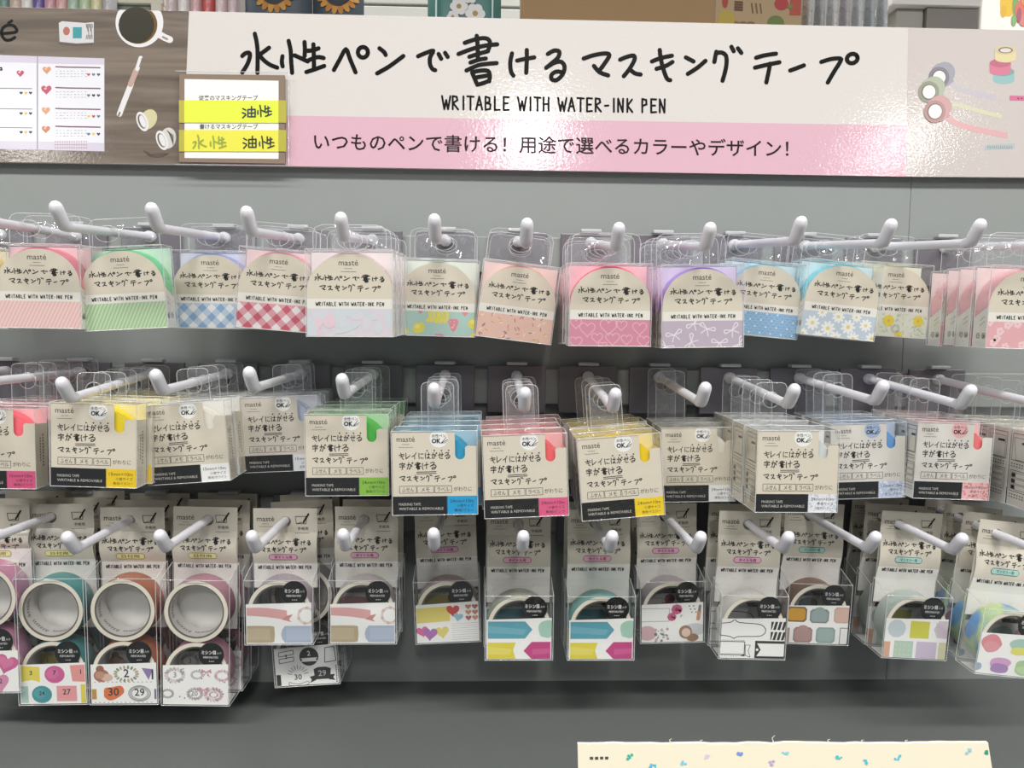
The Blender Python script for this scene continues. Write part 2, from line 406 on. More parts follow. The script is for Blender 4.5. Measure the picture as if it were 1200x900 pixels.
# ------------------------------------------------------------------ header sign
A_ = math.radians(6)
HN = Vector((0, -math.cos(A_), math.sin(A_)))
HP = at(600, 205, .0035)
def hp(px, py): return on_plane(px, py, HP, HN)
def hmap(o):
    return lambda x, y, h: hp(x, y) + HN*h - o
def flip(strokes): return [[(p[0], -p[1]) for p in s] for s in strokes]
SIGN = bumped('#d0ccc9', .08, 420, .22, spec=.5, dist=.0005)
PINKB = bumped('#d2acba', .08, 420, .22, spec=.5, dist=.0005)
PHOTOG = bumped('#bfb8b5', .08, 420, .22, spec=.5, dist=.0005, c2='#c8c1be')
WOOD = wood('printed_wood', '#625850', '#83786d', .14)
so = hp(600, 205)
sign = empty('header_sign', so)
tag(sign, 'long glossy white and pink header sign with brush lettering above the hooks', 'sign')
mb = MB(); fm = hmap(so)
outl = [(-46, 7), (1246, 36.5), (1246, 208.5), (-46, 189)]
mb.prism(SIGN, outl, fm, .003)
a = Art()
a.poly(PINKB, [(214, 133.5), (1063, 147), (1062, 207), (214, 192.5)], 1)
a.poly(WOOD, [(-46, 7.3), (221.5, 13.2), (214, 192.6), (-46, 188.8)], 2)
a.poly(PHOTOG, [(1064.5, 32.5), (1246, 36.7), (1246, 208.2), (1061.5, 207)], 2)
DARK = mat('#0f0f0f', .35, .08)
for st in flip(LINE_A+LINE_B): a.stroke(DARK, st, 5.0, 4, 10, 3)
# English line
def line_at(art, m, strokes, x0, y0, x1, y1, hgt, w, h=4):
    xs = [p[0] for s in strokes for p in s]; ax, bx = min(xs), max(xs)
    for s in strokes:
        art.stroke(m, [(x0+(p[0]-ax)/(bx-ax)*(x1-x0), y0+(p[0]-ax)/(bx-ax)*(y1-y0)-p[1]*hgt) for p in s], w, h, 6)
line_at(a, DARK, WRITABLE, 518, 128, 779, 132, 15.5, 2.3)
def sign_text(t, m, x0, y0, x1, y1, hgt, bold, h=4, art=a):
    v, f = glyphs(t, bold); ax = min(p[0] for p in v); bx = max(p[0] for p in v)
    art.mesh(m, [(x0+(p[0]-ax)/(bx-ax)*(x1-x0), y0+(p[0]-ax)/(bx-ax)*(y1-y0)-p[1]*hgt) for p in v], f, h)
PLUM = mat('#2a1a24', .3, .15)
sign_text('いつものペンで書ける！用途で選べるカラーやデザイン！', PLUM, 368, 174, 924, 182.5, 21.5, .010)
# printed photograph on the left: cup, tapes, pen, notebook
pw = mat('#d9d8da', .16); pd = mat('#3a372f', .16); pr = mat('#c9c9cb', .16)
# letter e with accent
a.stroke(DARK, smooth([(2, 39.5), (19, 37.5), (17, 31), (10, 29.5), (3.5, 33), (2, 40), (6, 46.5), (12, 47), (17.5, 44)], 4), 3.6, 4, 8)
a.stroke(DARK, [(10, 27), (14, 24.5)], 3.2, 4, 6)
# cup seen from above, cut by the sign's top edge
top_line = lambda x: 8.2+.022*x
cup = [(163.5+28*math.cos(t), 26.5+29*math.sin(t)) for t in (2*math.pi*i/40 for i in range(40))]
a.poly(pw, [(x, max(y, top_line(x)+.3)) for x, y in cup], 3)
a.stroke(pw, [(186, 40), (193, 44), (199, 46.5)], 8, 3, 10)
a.stroke(mat('#8d867c', .2), [(191, 43.5), (196, 46)], 2.4, 4, 6)
cof = [(162+22.5*math.cos(t), 29+22.5*math.sin(t)) for t in (2*math.pi*i/40 for i in range(40))]
a.poly(mat('#6a5630', .15), [(x, max(y, top_line(x)+.5)) for x, y in cof], 4)
a.disc(mat('#3c3a30', .15), 160, 29.5, 21, 21.5, 5)
# wrapped roll of tape
a.poly(pr, [(69, 27), (73, 25), (100, 27), (110, 26), (110, 50), (90, 51), (70, 49)], 3)
a.box(mat('#3e8f95', .2), 85.5, 32, 96, 45, 4); a.disc(mat('#a8685c', .2), 78, 36.5, 4, 5, 4)
for k in range(7): a.stroke(SOFTINK, [(101+1.2*k, 28), (102+1.1*k, 33+(k % 3)*4)], .7, 4, 0)
for k in range(5): a.stroke(SOFTINK, [(102+1.5*k, 41), (101+1.8*k, 46)], .8, 4, 0)
a.stroke(mat('#4b4138', .3), [(69, 51), (88, 53), (109, 52)], 1.6, 3, 0)
# pen
a.stroke(pw, [(140, 134), (146, 118), (154, 98)], 6.4, 3, 8); a.stroke(mat('#b79a92', .2), [(153, 99), (160, 82)], 6.4, 3, 8)
a.stroke(pw, [(161, 81), (165, 68)], 5, 4, 8); a.stroke(mat('#7b746e', .2), [(163.5, 79), (167, 68)], 1.2, 5, 0); a.stroke(mat('#7b746e', .2), [(138.5, 137), (140.5, 132)], 2, 4, 6)
# two small rolls
for cx, cy, an, c in ((171, 141, .5, '#c6c29a'), (194, 163, .15, '#c9c7c2')):
    a.disc(mat(c, .2), cx+3, cy-1, 9.5, 12.5, 3, a=an); a.disc(pw, cx-4, cy+1.5, 6.5, 12, 4, a=-.35); a.disc(mat('#6b6259', .2), cx-4.5, cy+1.5, 4.3, 8.8, 5, a=-.35)
    a.disc(pw, cx-3.6, cy+1.5, 3.2, 7.6, 6, a=-.35)
for k in range(6): a.stroke(SOFTINK, [(196+k*1.4, 153+k), (199+k*.8, 157+k*2.6)], .8, 6, 0)
for k in range(3): a.stroke(mat('#4c4138', .3), smooth([(168+k*3, 176+k), (176, 183-k), (188, 184-2*k), (198, 180)], 3), 1.0, 3, 0)
# notebook
a.poly(mat('#c8c3d2', .2), [(-46, 63), (44, 66), (122.5, 68.5), (122.5, 177.5), (44, 175.5), (-46, 174)], 3)
a.poly(mat('#dcdde4', .2), [(-46, 72), (43, 74), (43, 166), (-46, 165)], 4); a.poly(mat('#dcdde4', .2), [(45, 74.5), (122.2, 76), (122.2, 168), (45, 166)], 4)
a.stroke(mat('#8e8b95', .3), [(44, 66), (44, 175)], .9, 5, 0)
rd = random.Random(3)
hpal = ['#b5485f', '#c98a63', '#b5485f', '#c77d57', '#c27a5a']
for k, (hx, hy, r, c) in enumerate(((55, 82, 5, '#c98f6a'), (54.5, 105, 6.2, '#b6506e'), (54, 129.5, 5, '#cf9a7a'), (54, 151.5, 5, '#c47f64'), (24, 86, 4.4, '#b34b68'))):
    a.poly(mat(c, .25), [(x, 2*hy-y) for x, y in heart_pts(hx, hy, r)], 5)
    a.disc(mat('#e0b49a', .25), hx-1, hy-1, 1.5, 1.2, 6)
for k, yy in enumerate((78.3, 102.7, 127.2, 148)):
    a.stroke(mat('#6d4b5e', .3), [(65, yy), (80, yy+.6), (99, yy+.8), (118, yy+1.2)], 1.5, 5, 0)
    for j in range(3):
        for q in range(9): a.stroke(mat('#8a8a92', .4), [(66+q*4.2, yy+5+j*3.2), (66+q*4.2+rd.uniform(.8, 3), yy+5.1+j*3.2)], .55, 5, 0)
    for q, c in enumerate(rd.sample(['#2c2c50', '#d9c04a', '#3a3f58', '#b0443e', '#54708a'], 3)):
        a.poly(mat(c, .3), [(x, 2*(yy+9.2)-y) for x, y in heart_pts(104+q*5.8, yy+9.2, 2.0)], 5)
for yy in (103, 127, 149):
    a.stroke(mat('#7d7780', .3), [(-40, yy), (38, yy+1)], .9, 5, 0)
    for q, c in enumerate(('#2f3350', '#d8b45a', '#2f3350')): a.poly(mat(c, .3), [(x, 2*(yy+6)-y) for x, y in heart_pts(25+q*5.5, yy+6, 2.0)], 5)
for j in range(3):
    for q in range(14): a.disc(mat('#b8707c', .3), 65+q*2.8, 166+j*3.6, .75, h=5, n=6)
a.stroke(DARK, [(-2, 80), (2, 79.5), (2.5, 82), (-2, 82.5)], 1.5, 5, 6)
# printed photograph on the right: rolls with strips of tape
def roll2(art, cx, cy, side, face, r, h0):
    art.disc(mat(side, .2), cx+7, cy-6, r*.98, r, h0); art.poly(mat(side, .2), [(cx-8, cy-11), (cx-1, cy-17), (cx+18, cy+4), (cx+7, cy+12)], h0+.5)
    art.disc(mat(face, .2), cx, cy, r*.98, r*1.02, h0+1, a=.3); art.disc(mat('#6e5a58', .2), cx, cy, r*.68, r*.72, h0+2, a=.3); art.disc(mat('#e6e0de', .2), cx+.3, cy, r*.60, r*.64, h0+3, a=.3)
def strip(pts, w, c, h=3): a.stroke(mat(c, .2), smooth(pts, 4), w, h, 0)
strip([(1113, 97), (1123, 103), (1140, 109), (1167, 115)], 6, '#b9b6bd')
roll2(a, 1100, 91, '#9b9aa6', '#7f7e88', 12.5, 4)
strip([(1116, 122), (1130, 125), (1150, 131), (1174, 137)], 5, '#c9c8ae')
roll2(a, 1088, 108, '#a7b19b', '#8c9282', 12.5, 8)
strip([(1110, 138), (1124, 146), (1150, 153), (1181, 159)], 6.5, '#d1a5a7')
roll2(a, 1095, 131, '#c19a9b', '#a98786', 13, 12)
for cy, c1, c2, dx in ((89, '#8fb5b3', '#7aa09f', 1), (79, '#c9788f', '#b56a80', -3), (64, '#d4c79c', '#c9bd96', 3)):
    hh = {89: 3, 79: 5, 64: 7}[cy]
    x = 1175+dx
    a.poly(mat(c1, .2), [(x-12.5, cy-5), (x+12.5, cy-5), (x+12.5, cy+5)] + [(x+12.5*math.cos(t), cy+5+4.5*math.sin(t)) for t in (i*math.pi/8 for i in range(1, 8))] + [(x-12.5, cy+5)], hh)
    a.disc(mat(c2, .2), x, cy-5, 12.5, 5, hh+1)
a.disc(mat('#77716a', .2), 1178, 59, 8.5, 3.6, 9); a.disc(mat('#cfc9c2', .2), 1178, 59.3, 6.6, 2.6, 10)
a.poly(mat('#c86f90', .2), [(1183, 112), (1246, 113.5), (1246, 119), (1183, 118)], 3)
for k in range(5): a.disc(DARK, 1193+k*4, 115.4, .8, h=4, n=6)
a.poly(mat('#aab6b8', .2), [(1154, 170), (1189, 168), (1189, 174), (1154, 176)], 3)
for k in range(12): a.stroke(mat('#7f8e92', .2), [(1157+k*2.5, 171), (1158+k*2.5, 174.5)], .8, 4, 0)
mb.art(a, fm, .00005)
mb.build('printed_board', sign)

# sample card taped over the sign
def cmap(o, lift): return lambda x, y, h: hp(x, y) + HN*(h+lift) - o
co = hp(275, 195) + HN*.004
card = empty('tape_sample_card', co)
tag(card, 'kraft sample card with two yellow tape strips and handwriting, fixed over the sign', 'card')
KRAFT = mat('#8a7563', .6)
mb = MB(); fm = cmap(co, .004)
mb.prism(KRAFT, [(212.5, 89), (335, 90.5), (335.5, 193.5), (212, 191.5)], fm, .002)
a = Art()
a.poly(WHITE, [(218.5, 95), (328, 97), (328, 188), (218.5, 187)], 1)
sign_text('従来のマスキングテープ', INK, 235, 119.5, 304, 119.5, 6.6, .012, 2, a)
sign_text('書けるマスキングテープ', INK, 236, 153, 304, 153, 6.6, .012, 2, a)
mb.art(a, fm); mb.build('backing_card', card)
YEL = mat('#e3ee3e', .35, .4); YEL2 = mat('#e9e44a', .35, .4)
def tape_strip(y0, y1, m, words):
    mb = MB(); a = Art()
    mb.prism(m, [(218.5, y0), (328, y0+.4), (328, y1+.4), (218.5, y1)], cmap(co, .0047), .0003)
    for x0, x1 in ((212.3, 218.5), (328, 337)):
        mb.prism(mat('#b7b03f', .35, .4), [(x0, y0), (x1, y0+.3), (x1, y1+.3), (x0, y1)], cmap(co, .0047), .0003)
    for strokes, x, y, w, hgt, c in words:
        st = flip(strokes); xs = [p[0] for s in st for p in s]; ys = [p[1] for s in st for p in s]
        fx = w/(max(xs)-min(xs)); fy = hgt/(max(ys)-min(ys))
        for s in st: a.stroke(c, [(x+(p[0]-min(xs))*fx, y+(p[1]-min(ys))*fy) for p in s], 1.7 if c is INKB else 1.9, 1, 6)
    mb.art(a, cmap(co, .0047), .00015); mb.build('yellow_tape', card)
INKB = mat('#173027', .5); PALEINK = mat('#98a63a', .5)
ABURA = [[(0, 9), (3, 7.5)], [(-.5, 5), (2.5, 4)], [(0, 0), (3, 3)], [(5, 8), (5, 1)], [(5, 8), (12, 8.3), (12, 1)], [(5, 1), (12, 1)], [(5, 4.5), (12, 4.7)], [(8.5, 11), (8.5, 1)]]
tape_strip(120, 146, YEL, [(ABURA, 286, 127.5, 15, 13, INKB), (G['sei'], 304, 126, 16, 13, INKB)])
tape_strip(154.5, 179.5, YEL2, [(G['mizu'], 229, 161, 15, 15, PALEINK), (G['sei'], 249, 162, 18, 14, PALEINK), (ABURA, 287, 162, 15, 14, INKB), (G['sei'], 306, 162, 17, 14, INKB)])
mb = MB(); a = Art(); a.poly(SLEEVE, [(208.5, 86.5), (340, 88), (340.5, 196.5), (208, 195)], 0)
mb.art(a, cmap(co, .0056)); 
for p, q in (((208.5, 86.5), (340, 88)), ((340, 88), (340.5, 196.5)), ((340.5, 196.5), (208, 195))):
    mb.tube(EDGE, [cmap(co, .0056)(*p, 0), cmap(co, .0056)(*q, 0)], .0003, 6)
mb.build('clear_sleeve', card)

# ------------------------------------------------------------------ hooks
TIPS = [[(68, 235), (181, 237), (289, 241), (398, 248), (508, 250), (614, 255), (724, 260), (835, 260), (941, 253), (1047, 256), (1152, 256)],
        [(73, 441), (184, 432), (293, 429), (401, 437), (511, 448), (612, 453), (718, 454), (826, 447), (932, 449), (1035, 445), (1136, 450)],
        [(78, 622), (188, 620), (295, 621), (404, 619), (510, 618), (614, 621), (715, 621), (820, 622), (925, 622), (1028, 622), (1130, 624)]]
PLASTW = bumped('#dfdfe6', .28, 300, .02, spec=.5)
PLATE = mat('#6e6b72', .3, .5); CLIPM = mat('#b9bcbe', .35, .5)
HOOK = {}
ROWNAME = ['top', 'middle', 'bottom']
_rod_cache = {}
hook_labels = {}
for r in range(3):
    for i in range(-2, 12):
        X = (i-5)*.06
        if 0 <= i <= 10: zt = at(TIPS[r][i][0], TIPS[r][i][1], -.142).z-.0042
        else: zt = HOOK[r, 10][3] if i > 10 else CAM.z+(.073, -.034, -.140)[r]
        zb = ROWZ[r]-(.0088, .0097, .0095)[r]; ze = zt-.0110
        HOOK[r, i] = (X, zb, ze, zt)
def rod_z(r, i, Y):
    X, zb, ze, zt = HOOK[r, i]
    return zb+(ze-zb)*min(1, max(0, (0-Y)/.130))
plate_me = clip_me = None
for (r, i), (X, zb, ze, zt) in HOOK.items():
    h = empty('display_hook', (X, 0, ROWZ[r])); hook_labels[r, i] = h
    if plate_me is None:
        m1 = MB(); m1.rbox(PLATE, -.0245, .0008, -.041, .0245, .0042, -.001, .0008); plate_me = m1.mesh('backplate')
        m1 = MB(); m1.rbox(CLIPM, -.0085, -.0045, -.0005, .0085, .0044, .0022, .0006); clip_me = m1.mesh('clip')
    for nm, me in (('backplate', plate_me), ('clip', clip_me)):
        o = bpy.data.objects.new(nm, me); COL.objects.link(o); o.parent = h
    m1 = MB(); b = zb-ROWZ[r]; e = ze-ROWZ[r]; t = zt-ROWZ[r]
    m1.tube(PLASTW, [(0, .001, b), (0, -.004, b), (0, -.0041, b), (0, -.06, (b+(e-b)*.46)), (0, -.129, b+(e-b)*.99)], [.0046, .0046, .0031, .0031, .0031], 14)
    m1.build('rod', h)
    m1 = MB(); p0 = Vector((0, -.1270, b+(e-b)*.98)); p1 = Vector((0, -.1335, e+.0012)); p2 = Vector((0, -.142, t))
    d = (p2-p1).normalized()
    m1.tube(PLASTW, [p0, p1-d*.0005, p1+d*.0025, p2-d*.002, p2, p2+d*.0022, p2+d*.0036, p2+d*.0041], [.0036, .0041, .0043, .0043, .0042, .0035, .0022, .0006], 16)
    m1.build('knob', h)

# ------------------------------------------------------------------ packs: shared pieces (local frame: x right, y back, z up; metres)
mm = .001
def case_mesh(Wd, D, H, rise=0):
    mb = MB(); w = Wd/2
    c = [(x, y, zz+(rise if zz > 0 and y > 0 else 0)) for x in (-w, w) for y in (0, D) for zz in (0, H)]
    for q in ((0, 1, 5, 4), (2, 6, 7, 3), (0, 2, 3, 1), (4, 5, 7, 6), (1, 3, 7, 5), (0, 4, 6, 2)):
        mb.face(PET, [c[k] for k in q])
    e = .0002
    for a_, b_ in ((0, 4), (1, 5), (2, 6), (3, 7), (0, 1), (4, 5), (2, 3), (6, 7), (0, 2), (1, 3), (4, 6), (5, 7)):
        p, q = c[a_], c[b_]
        mb.tube(EDGE, [p, q], .00026, 5)
    return mb.mesh('clear_case')
def holed(mb, m, x0, x1, z0, z1, hx, hz, rx, rz, fmap, cham=0, rim=None):
    ang = sorted(set([2*math.pi*k/36 for k in range(36)] + [math.atan2(zz-hz, xx-hx) % (2*math.pi) for xx in (x0, x1) for zz in (z0, z1)]))
    inn, out = [], []
    for t in ang:
        c, s_ = math.cos(t), math.sin(t)
        inn.append((hx+rx*c, hz+rz*s_))
        k = min(((x1-hx)/c if c > 1e-9 else 9), ((x0-hx)/c if c < -1e-9 else 9), ((z1-hz)/s_ if s_ > 1e-9 else 9), ((z0-hz)/s_ if s_ < -1e-9 else 9))
        X, Z_ = hx+k*c, hz+k*s_
        if cham and Z_ > z1-cham:      # rounded upper corners
            for cx, sg in ((x0+cham, -1), (x1-cham, 1)):
                if (X-cx)*sg > 0:
                    dx, dz = X-cx, Z_-(z1-cham); L = math.hypot(dx, dz)
                    if L > cham: X, Z_ = cx+dx/L*cham, z1-cham+dz/L*cham
        out.append((X, Z_))
    n = len(ang)
    v = [fmap(*p) for p in inn]+[fmap(*p) for p in out]
    mb.add(m, v, [(k, (k+1) % n, n+(k+1) % n, n+k) for k in range(n)])
    if rim:
        for L in (inn, out):
            pts = [fmap(*p) for p in L]
            for p, q in zip(pts, pts[1:]+pts[:1]):
                if (Vector(p)-Vector(q)).length > 1e-5 and not (abs(p[2]-q[2]) < 1e-6 and abs(p[2]-z0) < 1e-6): mb.tube(rim, [p, q], .00022, 4, False)
def roll_obj(r, ri, y0, y1, cx, cz, colm, endm, corem, n=48, core_text=False):
    mb = MB(); C = lambda rad, y: [(cx+rad*math.cos(2*math.pi*k/n), y, cz+rad*math.sin(2*math.pi*k/n)) for k in range(n)]
    rc = ri+.0012
    def band(m, A, B, sm=True):
        mb.add(m, A+B, [(k, (k+1) % n, n+(k+1) % n, n+k) for k in range(n)], sm)
    band(colm, C(r, y0), C(r, y1)); band(endm, C(rc, y0), C(r, y0), False); band(endm, C(r, y1), C(rc, y1), False); main = mb.mesh('tape_roll'); mb = MB()
    yc0, yc1 = y0+.0006, y1-.0006
    band(corem[0], C(rc, y0), C(rc, yc0), False); band(corem[0], C(ri, yc0), C(rc, yc0), False); band(corem[0], C(rc, yc1), C(ri, yc1), False)
    band(corem[1], C(ri, yc0), C(ri, yc1))
    if core_text:
        v, f = glyphs('masté', 0.0)
        for ang, yy in ((2.75, .0065), (3.65, .0085), (4.5, .0105), (5.3, .0085)):
            sc = .0062
            mb.add(SOFTINK, [(cx+(ri-.0001)*math.cos(ang+p[0]*sc/ri), y0+yy-p[1]*sc, cz+(ri-.0001)*math.sin(ang+p[0]*sc/ri)) for p in v], f)
    return main, mb.mesh('paper_core')
CORE = (mat('#6f6a64', .6), mat('#b8b5b1', .6))

def logo(a, x, y, w, m=SOFTINK, sub=True, align='l', h=3):
    # small wordmark with two lines of fine print
    a.text(m, 'masté', x, y, x+w, height=w/2.3, bold=.0, h=h)
    if sub:
        for k in range(6): a.stroke(m, [(x+w*(.30+k*.07), y-w*.16), (x+w*(.34+k*.07), y-w*.15)], w*.03, h, 0)
        for k in range(11): a.stroke(m, [(x+w*(.12+k*.073), y-w*.32), (x+w*(.165+k*.073), y-w*.31)], w*.03, h, 0)

def tint(h, k=.55, to=(228, 226, 224)):
    h = h.lstrip('#'); c = [int(h[i:i+2], 16) for i in (0, 2, 4)]
    return '#%02x%02x%02x' % tuple(int(x+(t-x)*k) for x, t in zip(c, to))
# ---- arched packs of the top row
W1, D1, H1 = .058, .018, .058
def prints(kind, a, x0, x1, z0, z1):
    rd = random.Random(kind); a.rect = (x0, z0, x1, z1); w, h = x1-x0, z1-z0
    P = lambda hx: mat(tint(hx, .14, (196, 190, 184)), .45, .4)  # print colours greyed slightly to imitate haze from the plastic
    if kind in ('pink_stripe', 'green_stripe'):
        c, d = ('#e9b9b6', '#f0d3ce') if kind[0] == 'p' else ('#9fc493', '#c4dcb6')
        a.box(P(c), x0, z0, x1, z1, 1)
        for k in range(-14, 30): a.stroke(P(d), [(x0+k*2.6*mm, z0-.002), (x0+k*2.6*mm+.011, z1+.002)], .00095, 2, 0)
    elif kind in ('blue_check', 'red_check'):
        c, d, e = ('#f0f2f4', '#b9cfe6', '#84a9d2') if kind[0] == 'b' else ('#f4eeee', '#e3a0ad', '#cc5468')
        a.box(P(c), x0, z0, x1, z1, 1); s = .0068
        for k in range(-16, 17):
            for q in range(-16, 17):
                # diagonal gingham cells
                cx, cy = (x0+x1)/2+(k-q)*s/2, z0+.008+(k+q)*s/2
                if x0-s < cx < x1+s and z0-s < cy < z1+s:
                    col = e if (k % 2 == 0 and q % 2 == 0) else (d if (k % 2 == 0) != (q % 2 == 0) else None)
                    if col: a.poly(P(col), [(cx-s/2, cy), (cx, cy-s/2), (cx+s/2, cy), (cx, cy+s/2)], 2)
    elif kind == 'pastel_wash':
        a.box(P('#dcd3dd'), x0, z0, x1, z1, 1)
        for k in range(26): a.disc(P(rd.choice(['#e4d0da', '#d3dae1', '#e4d5de', '#d7d8e1', '#e1d6e1', '#cfdade', '#e7cdd8'])), rd.uniform(x0, x1), rd.uniform(z0, z1), rd.uniform(.003, .009), rd.uniform(.002, .006), 2+k % 5, a=rd.uniform(0, 3))
    elif kind == 'fruit':
        a.box(P('#a9cdc4'), x0, z0, x1, z1, 1)
        def lemon(x, y): a.disc(P('#e6d84e'), x, y, .0048, .0040, 2, a=.5); a.disc(P('#efe57d'), x-.001, y+.001, .002, .0016, 3)
        def berry(x, y):
            a.poly(P('#dd8590'), [(x-.004, y+.003), (x-.0025, y+.0048), (x+.0025, y+.0048), (x+.004, y+.003), (x+.002, y-.003), (x, y-.0052), (x-.002, y-.003)], 2)
            for q in range(7): a.disc(P('#f0c9c4'), x+rd.uniform(-.0025, .0025), y+rd.uniform(-.002, .0035), .0005, h=3, n=6)
        def banana(x, y):
            for q in range(3): a.stroke(P('#e9dc55'), smooth([(x+q*.003, y+.0045), (x+q*.003+.001, y), (x+q*.003-.0015, y-.004)], 3), .0022, 2, 6)
        lemon(-.0135, .006); banana(-.006, .015); berry(.0125, .0085); lemon(-.026, .003); lemon(.028, .0105); berry(-.0125, .0215); berry(.021, .0205); banana(.001, .0145); berry(.002, -.003)
        lemon(.03, .001)
    elif kind == 'sprinkle':
        a.box(P('#e8bfae'), x0, z0, x1, z1, 1)
        for k in range(46):
            x, y, t = rd.uniform(x0, x1), rd.uniform(z0, z1), rd.uniform(0, 3.14)
            a.stroke(P(rd.choice(['#f4ead9', '#b5655c', '#7c7f86', '#f3e6c9', '#d6a352', '#cf7f78'])), [(x, y), (x+.0022*math.cos(t), y+.0022*math.sin(t))], .0007, 2, 6)
    elif kind == 'heart':
        a.box(P('#d3849d'), x0, z0, x1, z1, 1)
        for x, y, r in ((-.016, .012, .0055), (-.001, .014, .0062), (.008, .015, .004), (.021, .013, .005), (-.009, .006, .004), (.002, .0055, .005), (.012, .005, .004), (.024, .004, .0045), (-.024, .003, .0045), (-.024, .016, .004), (-.005, .0005, .003)):
            a.outline(P('#e9b3c3'), heart_pts(x, y, r), .0006, 2)
    elif kind == 'ribbon':
        a.box(P('#bdaec0'), x0, z0, x1, z1, 1)
        for x, y, t in ((-.02, .009, .3), (.003, .013, -.4), (.021, .012, .6), (-.008, .004, 1.2), (.012, .003, 0), (-.006, .017, .8), (.026, .002, .9), (-.026, .001, -.5)):
            for sg in (-1, 1):
                for ang, L in ((.35, .0055), (-1.0, .0048)):
                    an = ang if sg > 0 else math.pi-ang
                    q = [(x, y), (x+L*math.cos(an+t+.25), y+L*math.sin(an+t+.25)), (x+L*1.1*math.cos(an+t), y+L*1.1*math.sin(an+t)), (x+L*math.cos(an+t-.25), y+L*math.sin(an+t-.25))]
                    if ang > 0: a.outline(P('#ece6ee'), q, .0007, 2)
                    else: a.stroke(P('#ece6ee'), [q[0], q[2]], .0007, 2, 0)
    elif kind == 'wave':
        a.box(P('#7fb0d8'), x0, z0, x1, z1, 1)
        for k in range(9):
            for q in range(15):
                cx, cy = x0+(q+.5*(k % 2))*.0042, z0+k*.0021
                a.stroke(P('#b5d4ea'), [(cx-.0019, cy), (cx-.001, cy+.0009), (cx, cy+.0012), (cx+.001, cy+.0009), (cx+.0019, cy)], .0003, 2, 0)
        for k in range(26): a.disc(P('#eef3f6'), x0+(k % 7+.5*((k//7) % 2))*.0085+.002, z0+(k//7)*.005+.002, .0007, h=3, n=8)
    elif kind == 'daisy':
        a.box(P('#bccdda'), x0, z0, x1, z1, 1)
        def daisy(x, y, r):
            for q in range(9):
                t = q*2*math.pi/9; a.disc(P('#f2f3ef'), x+r*.58*math.cos(t), y+r*.58*math.sin(t), r*.45, r*.2, 2, 10, t)
            a.disc(P('#e3d47a'), x, y, r*.27, h=3, n=10)
        for x, y, r in ((-.0205, .0095, .0058), (-.008, .0065, .0058), (.0075, .009, .0058), (.021, .0115, .005), (-.001, .016, .005), (.013, .017, .004), (-.001, .0, .005), (.0125, .0005, .0052), (-.015, -.0005, .0045), (.027, .002, .005), (-.014, .018, .004), (-.027, .001, .004)): daisy(x, y, r)
    elif kind == 'yellow_flower':
        a.box(P('#e2e4d2'), x0, z0, x1, z1, 1)
        for k in range(70): a.stroke(P(rd.choice(['#b9cbb0', '#cfd9c0', '#a9bfae', '#d6d6bd'])), [(lambda x, y, t: [(x, y), (x+.002*math.cos(t), y+.002*math.sin(t))])(rd.uniform(x0, x1), rd.uniform(z0, z1), rd.uniform(0, 6))][0], .001, 2, 6)
        for x, y, r in ((-.003, .0125, .0048), (-.017, .006, .0048), (.021, .0135, .0045), (.006, .001, .0036), (-.026, .014, .004)):
            for q in range(5): a.disc(P('#ecd23c'), x+r*.5*math.cos(q*1.257), y+r*.5*math.sin(q*1.257), r*.52, h=3, n=10)
            a.disc(P('#d9b52c'), x, y, r*.25, h=4, n=8)
        for r in (.0034, .0022): a.outline(P('#8f948c'), [(p[0], p[1]) for p in circ(.003, .0065, r, r, 0, 14)[:-1]], .0004, 3)
    elif kind == 'pink_flower':
        a.box(P('#e5aaae'), x0, z0, x1, z1, 1)
        for k in range(14):
            x, y = rd.uniform(x0, x1), rd.uniform(z0, z1)
            for q in range(5): a.disc(P('#f1cdd0'), x+.0016*math.cos(q*1.257), y+.0016*math.sin(q*1.257), .0014, h=2, n=8)
            a.disc(P('#e5aaae'), x, y, .0007, h=3, n=6)
    a.rect = None
def arch_pts(hw, z_side, ztop):
    o = [(-hw, 0), (hw, 0)]
    for k in range(0, 25):
        t = math.pi*k/24; o.append((hw*math.cos(t), z_side+(ztop-z_side)*math.sin(t)))
    return o
